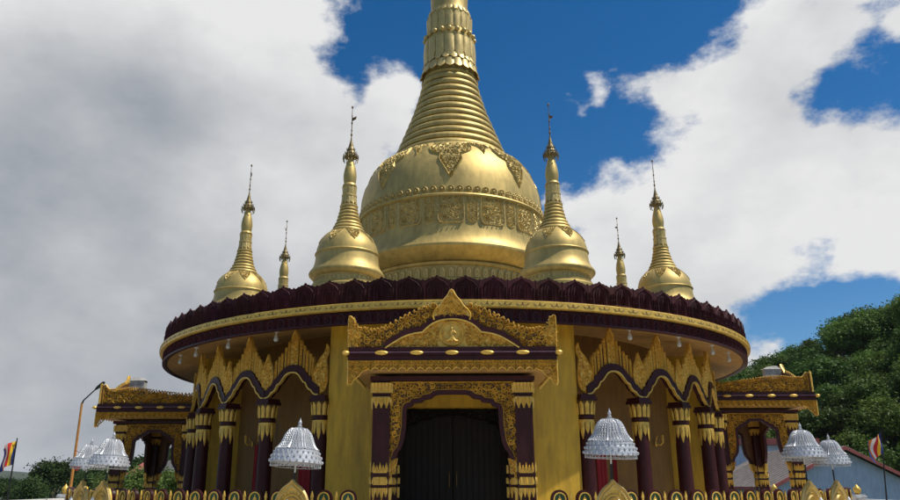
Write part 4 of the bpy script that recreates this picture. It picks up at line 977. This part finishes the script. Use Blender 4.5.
def ang_for(px, rad):
    best = min((abs(PCX + FPX * float(np.dot(np.array([rad * math.sin(R(t)), AX - rad * math.cos(R(t)), .8]), CR)) / float(np.dot(np.array([rad * math.sin(R(t)), AX - rad * math.cos(R(t)), .8]), CF)) - px), t) for t in np.arange(-55, 55, .1))
    return best[1]
spots = [(ang_for(px, 13.52), *q[1:]) for px, q in zip((296, 609, 110, 89, 802, 829), spots)]
for i, (ang, r, sc, dz, lab) in enumerate(spots):
    sg = 1 if ang > 0 else -1; a = R(ang); x, y = r * math.sin(a), AX - r * math.cos(a)
    o = para if i == 0 else copy_tree(para); o.location = (x, y, 1.6 - .05 + dz); o.scale = (sc,) * 3; o.rotation_euler = (R(random.uniform(-3.5, 3.5)), R(random.uniform(-4, 4)), a + i)
    o['label'] = lab + ', ' + SIDE[sg][3:]
    l = leaf if i == 0 else copy_tree(leaf); l.location = (x - .02, y - .12, PLAT * 0 + 0.0); l.rotation_euler = (0, 0, a)
    l.location = (13.62 * math.sin(a), AX - 13.62 * math.cos(a), 0.012)
    l['label'] = ('gilded leaf-shaped shrine below the ' + ('parasol beside the front porch' if i < 2 else 'larger side parasol' if i in (2, 4) else 'smaller side parasol')) + ', ' + SIDE[sg][3:]
    o.location = (13.52 * math.sin(a), AX - 13.52 * math.cos(a), 1.55 + dz)
    st_ = bpy.data.objects.new('seated_statue', STAT); col.objects.link(st_); st_.location = (13.76 * math.sin(a), AX - 13.76 * math.cos(a), .965 + .012); st_.rotation_euler = (0, 0, a); st_.scale = (.85,) * 3
    tag(st_, ('small white seated statue ' + ('in the shrine beside the front porch' if i < 2 else 'below the larger side parasol' if i in (2, 4) else 'below the smaller side parasol')) + ', ' + SIDE[sg][3:], 'statue', 'white statues in the leaf shrines')

# ================================================================== BOUNDARY WALL
def bud_post(x, y, lab):
    root = empty('boundary_post', (x, y, 0), lab, 'post', 'white posts with gilt buds')
    s = MB(); s.box(-.2, .2, -.2, .2, 0, 1.0); s.box(-.27, .27, -.27, .27, 1.0, 1.08); s.box(-.23, .23, -.23, .23, 1.081, 1.13); s.build('pillar', WHITE, root)
    s = MB(); s.lathe([(.1, 1.13), (.13, 1.15), (.08, 1.18), (.12, 1.22), (.165, 1.3), (.16, 1.37), (.11, 1.45), (.05, 1.52), (.01, 1.58)], 16)
    for k in range(8): petal(s, 2 * PI * k / 8, .36, .125, 1.2, 1.40, .025, .03, 5, 4, .3)
    s.build('bud', GOLDF, root, smooth=True); return root
XW = 18.3
for sg, ys in ((1, [26.5, 31, 35.5, 40, 44.5]), (-1, [24.2, 30.1, 36.0, 41.9])):
    names = ['first', 'second', 'third', 'fourth', 'fifth']
    for i, y in enumerate(ys): bud_post(sg * XW, y, f'white post with gilt bud, {names[i]} along the boundary wall, {SIDE[sg][3:]}')
    bw = empty('boundary_wall', (sg * XW, (ys[0] + ys[-1]) / 2, 0), 'low white boundary wall with orange balusters ' + SIDE[sg], 'wall', 'boundary walls')
    O = tuple(bw.location)
    for y0, y1 in zip(ys[:-1], ys[1:]):
        s = MB(); s.box(sg * XW - .12, sg * XW + .12, y0 + .205, y1 - .205, 0, .3); s.build('base', WHITE, bw, O)
        s = MB(); s.box(sg * XW - .14, sg * XW + .14, y0 + .205, y1 - .205, .84, .95); s.build('coping', WHITE, bw, O)
        n = int((y1 - y0 - .5) / .3)
        if 'bal' not in GM:
            q = MB(); q.lathe([(.06, .3), (.06, .36), (.035, .4), (.07, .5), (.06, .62), (.035, .72), (.06, .78), (.06, .84)], 10); GM['bal'] = q.mesh('baluster', ORB, (0, 0, 0), True)
        for k in range(n):
            o = bpy.data.objects.new('baluster', GM['bal']); col.objects.link(o); o.parent = bw; o.location = (0, y0 + .25 + (y1 - y0 - .5) * (k + .5) / n - O[1], 0)

# ================================================================== LAMP POST, FLAGS
b0 = at_depth(70, 492, 34); t0 = at_depth(82, 403, 34); e0 = at_depth(101, 387, 34)
lp_ = empty('lamp_post', (float(b0[0]), 34, float(height(b0[0], 34))), 'orange lamp post with dark bent arm standing past the side porch', 'lamp post')
O = tuple(lp_.location); zb = O[2]
s = MB(); dx = (t0[0] - b0[0]) * .0; s.tube([(b0[0], 34, zb), (b0[0] + (t0[0] - b0[0]) * .5, 34, (zb + t0[2]) / 2), (t0[0], 34, t0[2])], [.075, .06, .05], 10); s.lathe([(.16, zb), (.16, zb + .1), (.09, zb + .2)], 12, c=(b0[0], 34)); s.build('pole', ORANGEP, lp_, O)
s = MB(); s.tube([(t0[0], 34, t0[2] - .05), (t0[0] + .06, 34, t0[2] + .12), (e0[0] - .25, 34, e0[2] - .12)], [.045, .035, .03], 8); s.build('arm', BLACK, lp_, O)
s = MB(); d_ = np.array([e0[0] - t0[0], 0, e0[2] - t0[2]]); d_ /= np.linalg.norm(d_); nn = np.array([-d_[2], 0, d_[0]]); c0 = np.array([e0[0] - .25, 34, e0[2] - .12])
V = [];
for t, w_, h_ in ((0, .035, .03), (.15, .08, .045), (.42, .09, .045), (.52, .06, .03)):
    c_ = c0 + d_ * t
    for sy, sn in ((-1, -1), (1, -1), (1, 1), (-1, 1)): V.append(c_ + np.array([0, sy * w_, 0]) + nn * h_ * sn)
s.add(V, [(0, 1, 2, 3), (12, 15, 14, 13)] + [(i * 4 + j, i * 4 + (j + 1) % 4, (i + 1) * 4 + (j + 1) % 4, (i + 1) * 4 + j) for i in range(3) for j in range(4)]); s.build('lamp_head', BLACK, lp_, O)
FLC = {'blue': (.03, .05, .22), 'yellow': (.75, .48, .03), 'red': (.55, .03, .03), 'white': (.75, .73, .70), 'orange': (.72, .20, .03)}
FM = {k: mat('flag_' + k, v, .85, 0, .12, 4, trans=.2) for k, v in FLC.items()}
def flag(px_base, px_top, Y, width, hgt, lab, side, droop, seed):
    b = at_depth(*px_base, Y); t = at_depth(*px_top, Y); zb = float(height(b[0], Y)); k = (zb - b[2]) / (t[2] - b[2])
    root = empty('flag', (float(b[0] + (t[0] - b[0]) * k), Y, zb), lab, 'flag', 'striped flags on thin poles'); O = tuple(root.location)
    s = MB(); s.tube([O, tuple(t + (t - b) * .04)], [.035, .02], 8); s.build('pole', BLACK, root, O)
    up = (t - b) / np.linalg.norm(t - b)
    names = ['blue', 'yellow', 'red', 'white', 'orange', 'blue']; n = 6
    for i, nm in enumerate(names):
        s = MB(); V = []; F = []; mu, mv = 4, 8
        for a in range(mu + 1):
            for c in range(mv + 1):
                u = (i + a / mu) / n; v = c / mv
                x = side * width * u * (.92 - .25 * u * v); z = -hgt * v * (1 - .05 * u) - droop * u ** 1.3; y = .13 * math.sin(u * 7 + v * 2.2 + seed) * u ** .5 + .05 * math.sin(v * 6 + u * 9)
                P = t + up * (z) + np.array([x + .08 * math.sin(v * 5 + seed) * u, y, 0]); V.append(P)
        for a in range(mu):
            for c in range(mv): F.append((a * (mv + 1) + c, (a + 1) * (mv + 1) + c, (a + 1) * (mv + 1) + c + 1, a * (mv + 1) + c + 1))
        s.add(V, F); s.build('stripe', FM[nm], root, O, smooth=True)
flag((9, 489), (17, 440), 27, .60, .86, 'drooping blue, yellow, red and orange flag on thin pole, lamp post side', -1, .32, .4)
flag((886, 492), (881, 433), 30, .62, .80, 'drooping orange, white and yellow flag on thin pole, wooded hill side', -1, .40, 2.0)
# red lantern beside the lamp post
p = at_depth(77, 467, 33.2); s = MB(); s.lathe([(.0, p[2] + .16), (.05, p[2] + .15), (.13, p[2] + .08), (.15, p[2]), (.13, p[2] - .08), (.05, p[2] - .15), (0, p[2] - .16)], 14, c=(p[0], 33.2))
s.tube([(p[0], 33.2, p[2] + .15), (p[0] + .05, 33.6, p[2] + .5), (b0[0] + (t0[0] - b0[0]) * .4, 33.95, p[2] + .75)], .012, 5)
tag(s.build('lantern', REDC, None, (p[0], 33.2, p[2] - .16), smooth=True, loc=(p[0], 33.2, p[2] - .16)), 'small round red lantern hanging from the orange lamp post', 'lantern')

# ================================================================== HOUSES
def gable_house(x, y, rz, w_, l_, he, hr, z0, lab):
    root = empty('gable_house', (x, y, z0), lab, 'house', None, rz)
    s = MB(); h = w_ / 2; s.add([(-h, 0, 0), (h, 0, 0), (h, 0, he), (0, 0, hr), (-h, 0, he), (-h, l_, 0), (h, l_, 0), (h, l_, he), (0, l_, hr), (-h, l_, he)], [(0, 1, 2, 3, 4), (9, 8, 7, 6, 5), (0, 4, 9, 5), (1, 6, 7, 2), (4, 3, 8, 9), (3, 2, 7, 8)]); s.build('wall', PBLUE, root)
    for sg in (-1, 1):
        s = MB(); o_ = .5; sl = (hr - he) / h
        a = (0, hr + .12); b = (sg * (h + o_), he - o_ * sl + .12)
        s.add([(a[0], -.5, a[1]), (b[0], -.5, b[1]), (b[0], l_ + .5, b[1]), (a[0], l_ + .5, a[1]), (a[0], -.5, a[1] + .1), (b[0], -.5, b[1] + .1), (b[0], l_ + .5, b[1] + .1), (a[0], l_ + .5, a[1] + .1)], [(0, 1, 2, 3), (4, 7, 6, 5), (0, 4, 5, 1), (1, 5, 6, 2), (2, 6, 7, 3), (0, 3, 7, 4)])
        rf = s.build('roof', ROOFB, root)
        s = MB(); s.add([(a[0], -.56, a[1] - .14), (b[0], -.56, b[1] - .14), (b[0], -.502, b[1] - .14), (a[0], -.502, a[1] - .14), (a[0], -.56, a[1] + .14), (b[0], -.56, b[1] + .14), (b[0], -.502, b[1] + .14), (a[0], -.502, a[1] + .14)], [(0, 1, 2, 3), (4, 7, 6, 5), (0, 4, 5, 1), (1, 5, 6, 2), (2, 6, 7, 3), (0, 3, 7, 4)])
        xx = sorted((b[0], b[0] + sg * .06)); s.box(xx[0], xx[1], -.56, l_ + .5, b[1] - .1, b[1] + .14); s.build('barge_board', REDTRIM, rf)
        for k in range(int(l_ / .55)):
            yy = -.45 + k * .55; t = MB(); t.tube([(a[0] + sg * .05, yy, a[1] + .12), (b[0], yy, b[1] + .12)], .05, 4); t.build('roof_rib', ROOFB, rf)
    for k in range(2):
        s = MB(); xx = -h * .45 + k * h * .9; s.box(xx - .5, xx + .5, -.05, -.003, 1.0, 2.2); wn = s.build('window', WHITE, root)
        s = MB(); s.box(xx - .42, xx - .03, -.06, -.0505, 1.08, 2.12); s.box(xx + .03, xx + .42, -.06, -.0505, 1.08, 2.12); s.build('pane', GLASS, wn)
    return root
gable_house(30.2, 60, R(10), 12.4, 10, 4.5, 7.3, -3.2, 'pale blue gable house with brown roof and red edging below the wooded hill')
hb = empty('flat_house', (28.6, 74, -3.2), 'pale house with red roof edge seen through the side porch on the hill side', 'house')
s = MB(); s.box(-6, 6, 0, 8, 0, 8.3); s.build('wall', PBLUE, hb)
s = MB(); s.box(-6.5, 6.5, -.5, 8.5, 8.31, 8.9); s.box(-6.2, 6.2, -.2, 8.2, 3.7, 3.9); s.build('roof', REDTRIM, hb)
for k in range(4):
    s = MB(); x = -4.5 + 3 * k; s.box(x - .6, x + .6, -.06, -.003, 4.6, 6.2); wn = s.build('window', WHITE, hb); s = MB(); s.box(x - .5, x + .5, -.075, -.061, 4.7, 6.1); s.build('pane', GLASS, wn)
s = MB(); s.box(20, 66, 70.0, 70.6, -3.4, 1.6); s.box(20, 66, 69.9, 70.7, 1.6, 1.75); tag(s.build('retaining_wall', CONC, None, (43, 70.3, -3.4), loc=(43, 70.3, -3.4)), 'grey concrete retaining wall along the foot of the wooded hill', 'wall')
# stone spire shrine and red-roofed kiosk seen through the left porch
p = at_depth(174, 462, 58); x, y = float(p[0]), 58.0; zb = float(height(x, y)); sp_ = empty('stone_pagoda', (x, y, zb), 'small grey tiered stone pagoda seen through the side porch arch', 'pagoda')
s = MB(); hh = 3.6 - zb; s.box(-1.0, 1.0, -1.0, 1.0, 0, hh * .55); s.build('base', GREYR, sp_)
for k in range(4):
    s = MB(); z0 = hh * .55 + k * hh * .1; w_ = 1.5 - .32 * k; s.add([(-w_, -w_, z0), (w_, -w_, z0), (w_, w_, z0), (-w_, w_, z0), (-w_ * .6, -w_ * .6, z0 + hh * .1), (w_ * .6, -w_ * .6, z0 + hh * .1), (w_ * .6, w_ * .6, z0 + hh * .1), (-w_ * .6, w_ * .6, z0 + hh * .1)], [(3, 2, 1, 0), (4, 5, 6, 7)] + [(i, (i + 1) % 4, 4 + (i + 1) % 4, 4 + i) for i in range(4)]); s.build('roof_tier', GREYR, sp_)
s = MB(); s.lathe([(.25, hh * .95), (.12, hh * 1.05), (.14, hh * 1.07), (.02, hh * 1.2)], 10); s.build('finial', GREYR, sp_)
p = at_depth(146, 464, 50); x, y = float(p[0]), 50.0; zb = float(height(x, y)); kk = empty('kiosk', (x, y, zb), 'small kiosk with red and white roof seen through the side porch arch', 'kiosk', None, R(20))
s = MB()
for sx in (-1, 1):
    for sy in (-1, 1): t = MB(); t.box(sx * .9 - .07, sx * .9 + .07, sy * .9 - .07, sy * .9 + .07, 0, 2.4 - zb - .3); t.build('post', WHITE, kk)
h0 = 2.4 - zb - .3; s.add([(-1.2, -1.2, h0), (1.2, -1.2, h0), (1.2, 1.2, h0), (-1.2, 1.2, h0), (0, 0, h0 + .95)], [(3, 2, 1, 0), (0, 1, 4), (1, 2, 4), (2, 3, 4), (3, 0, 4)]); s.build('roof', REDTRIM, kk)
s = MB(); s.box(-1.25, 1.25, -1.25, 1.25, h0 - .12, h0 - .003); s.build('eave_board', WHITE, kk)

# ================================================================== TREES
def leaf_cloud(n_cl, n_lf, rx, rz, zc, size, seed, lobes=7, flat=.75):
    g = np.random.default_rng(seed); LC = []
    for i in range(lobes):
        a = g.random() * 2 * PI; q = math.sqrt(g.random()) * .62; LC.append((rx * q * math.cos(a), rx * q * math.sin(a), zc + rz * (g.random() * 1.1 - .5), rx * (.38 + .22 * g.random())))
    LC.append((0, 0, zc + rz * .5, rx * .5)); V = []; F = []
    LC = np.array(LC); pts = []
    for i in range(n_cl):
        c = LC[g.integers(len(LC))]; v = g.normal(size=3); v /= np.linalg.norm(v); v[2] = v[2] * .9 + .15
        rr = c[3] * (.72 + .34 * g.random()); pts.append((c[:3] + v * rr * np.array([1, 1, flat]), v))
    for P, v in pts:
        cs = size * (1.6 + 1.6 * g.random())
        for k in range(n_lf):
            q = P + g.normal(size=3) * cs * np.array([.5, .5, .34]); nrm = v * .7 + g.normal(size=3) * .65 + np.array([0, 0, .45]); nrm /= np.linalg.norm(nrm)
            t = np.cross(nrm, g.normal(size=3)); t /= np.linalg.norm(t); b = np.cross(nrm, t); s_ = size * (.6 + .7 * g.random())
            o = len(V); V += [q - t * s_ * .5, q + b * s_ * .28, q + t * s_ * .5, q - b * s_ * .28]; F.append((o, o + 1, o + 2, o + 3))
    return V, F, LC
def make_tree(seed, hgt, rx, rz, size, n_cl, n_lf, mat_, name='tree'):
    g = random.Random(seed); root = empty(name, (0, 0, 0), '', 'tree'); zc = hgt - rz * 1.05
    V, F, LC = leaf_cloud(n_cl, n_lf, rx, rz, zc, size, seed)
    me = bpy.data.meshes.new('crown'); me.from_pydata([tuple(v) for v in V], [], F); me.materials.append(mat_)
    o = bpy.data.objects.new('crown', me); col.objects.link(o); o.parent = root
    s = MB(); th = hgt * .035; s.tube([(0, 0, -.8), (.05, .03, hgt * .2), (-.08, .06, hgt * .42), (.0, .0, zc)], [th, th * .85, th * .65, th * .4], 8)
    for c in LC[:6]:
        z0 = hgt * (.3 + .2 * g.random()); s.tube([(0, 0, z0), (c[0] * .45, c[1] * .45, (z0 + c[2]) * .5 + .2), (c[0], c[1], c[2])], [th * .45, th * .3, th * .1], 6)
    s.build('trunk', BARK, root, smooth=True); return root
T = [make_tree(1, 8.5, 3.4, 3.0, .40, 150, 34, LEAF), make_tree(2, 7.0, 3.1, 2.3, .36, 140, 34, LEAF), make_tree(3, 10.0, 3.0, 3.8, .42, 150, 34, LEAF), make_tree(4, 7.5, 3.8, 2.4, .42, 160, 34, LEAF), make_tree(5, 6.2, 2.6, 2.3, .34, 130, 32, LEAFL)]
for k in (0, 1, 3):
    d_ = copy_tree(T[k]); c_ = [x for x in d_.children if x.name.startswith('crown')][0]; c_.data = c_.data.copy(); c_.data.materials[0] = LEAF_SHADED; T.append(d_)  # same trees recoloured darker, painting in the cloud shadow on the far hill
def make_banana(seed):
    g = random.Random(seed); root = empty('banana_plant', (0, 0, 0), '', 'plant'); s = MB(); s.tube([(0, 0, -.4), (0, 0, 1.6)], [.16, .1], 8); s.build('stem', LEAFL, root)
    for k in range(9):
        a = k * 2.4 + g.random(); L_ = 1.7 + g.random() * .8; q = MB(); V = []; F = []; el = .9 + .5 * g.random()
        for i in range(8):
            t = i / 7; r = L_ * t * (.75 + .1 * t) * math.cos(el * (1 - t * .5)) * 1.1; z = 1.5 + L_ * (math.sin(el) * t - .85 * t * t * math.sin(el) * .7); w_ = .28 * math.sin(PI * min(1, t * .92 + .06)) ** .6
            for u in (-1, 0, 1): V.append((r * math.cos(a) - u * w_ * math.sin(a), r * math.sin(a) + u * w_ * math.cos(a), z - abs(u) * w_ * .35))
        for i in range(7):
            for j in range(2): F.append((i * 3 + j, i * 3 + j + 1, (i + 1) * 3 + j + 1, (i + 1) * 3 + j))
        q.add(V, F); q.build('leaf', LEAFL, root, smooth=True)
    return root
B = make_banana(3)
used = set()
def plant(proto, x, y, sc, lab, grp, key):
    o = proto if key not in used else copy_tree(proto); used.add(key)
    o.location = (x, y, float(height(x, y)) - .15); o.rotation_euler = (0, 0, random.uniform(0, 2 * PI)); o.scale = (sc * random.uniform(.9, 1.12), sc * random.uniform(.9, 1.12), sc); tag(o, lab, 'plant' if proto is B else 'tree', grp)
pts = []
gt = random.Random(5); tries = 0
while len(pts) < 200 and tries < 20000:
    tries += 1; az = gt.uniform(18.5, 35.5); d = gt.uniform(78, 138); x, y = d * math.sin(R(az)), d * math.cos(R(az))
    if y < 74 or (21 < x < 37 and 72 < y < 85): continue
    if (float(height(x, y)) + 6.0 - EYE) / d > lerp_tab(RH, az) + .012: continue
    if any((x - a) ** 2 + (y - b) ** 2 < 3.2 ** 2 for a, b in pts): continue
    pts.append((x, y))
for i, (x, y) in enumerate(pts):
    d = math.hypot(x, y); k = gt.choice([0, 0, 1, 1, 2, 3, 3, 4]); sc = gt.uniform(.55, .95)
    lab = ['broad dark green tree on the steep wooded hill', 'low rounded green tree on the steep wooded hill', 'tall narrow dark tree on the steep wooded hill', 'wide spreading green tree on the steep wooded hill', 'light green bushy tree on the steep wooded hill'][k]
    plant(T[k], x, y, sc, lab, ['broad', 'low', 'tall', 'wide', 'light'][k] + ' trees on the wooded hill', k)
for i in range(26):
    az = gt.uniform(25, 34); d = gt.uniform(84, 96); x, y = d * math.sin(R(az)), d * math.cos(R(az))
    if y < 72.5: continue
    plant(B, x, y, gt.uniform(.9, 1.4), 'pale green banana plant at the foot of the wooded hill', 'banana plants below the hill', 'b')
pts2 = []; tries = 0
while len(pts2) < 115 and tries < 20000:
    tries += 1; az = gt.uniform(-36, -17.5); d = gt.uniform(120, 300); x, y = d * math.sin(R(az)), d * math.cos(R(az))
    if any((x - a) ** 2 + (y - b) ** 2 < 6.0 ** 2 for a, b in pts2): continue
    pts2.append((x, y)); k = gt.choice([5, 6, 7, 7]); sc = min(1.1, (max(float(lerp_tab(LH, az)), .003) * d + EYE - float(height(x, y)) + gt.uniform(-1.2, .5)) / (8.5, 7.0, 7.5)[k - 5])
    if sc < .35: pts2.pop(); continue
    plant(T[k], x, y, sc, ['broad', 'low', 'wide'][k - 5] + ' tree with shade-darkened leaves on the low far hill beyond the lamp post', ['broad', 'low', 'wide'][k - 5] + ' trees on the far hill', k)
for (px, py, Y, sc) in ((155, 480, 46, .55), (185, 484, 44, .5), (140, 486, 42, .45), (200, 480, 48, .6), (172, 490, 52, .7), (120, 488, 45, .5), (100, 490, 47, .55)):
    x = float(at_depth(px, py, Y)[0]); plant(T[4], x, Y, sc, 'light green shrubby tree just beyond the boundary wall, lamp post side', 'light trees beyond the boundary wall', 4)
for (px, Y, sc) in ((855, 52, .42), (842, 50, .38), (868, 51, .36), (830, 50, .36)):
    x = float(at_depth(px, 490, Y)[0]); plant(T[4], x, Y, sc, 'light green shrub before the pale blue gable house', 'shrubs before the gable house', 4)

# ================================================================== HAZE
hz = MB(); hz.box(-9300, 9300, -9300, 9300, -6, 110); hzm = bpy.data.materials.new('haze'); hzm.use_nodes = True
n_ = hzm.node_tree.nodes; n_.remove(n_['Principled BSDF']); pv = n_.new('ShaderNodeVolumePrincipled'); pv.inputs['Color'].default_value = (.86, .91, 1, 1); pv.inputs['Density'].default_value = .00007; pv.inputs['Anisotropy'].default_value = .2
hzm.node_tree.links.new(pv.outputs[0], n_['Material Output'].inputs['Volume'])
tag(hz.build('haze', hzm), 'thin pale air haze over the far hills', kind='stuff')
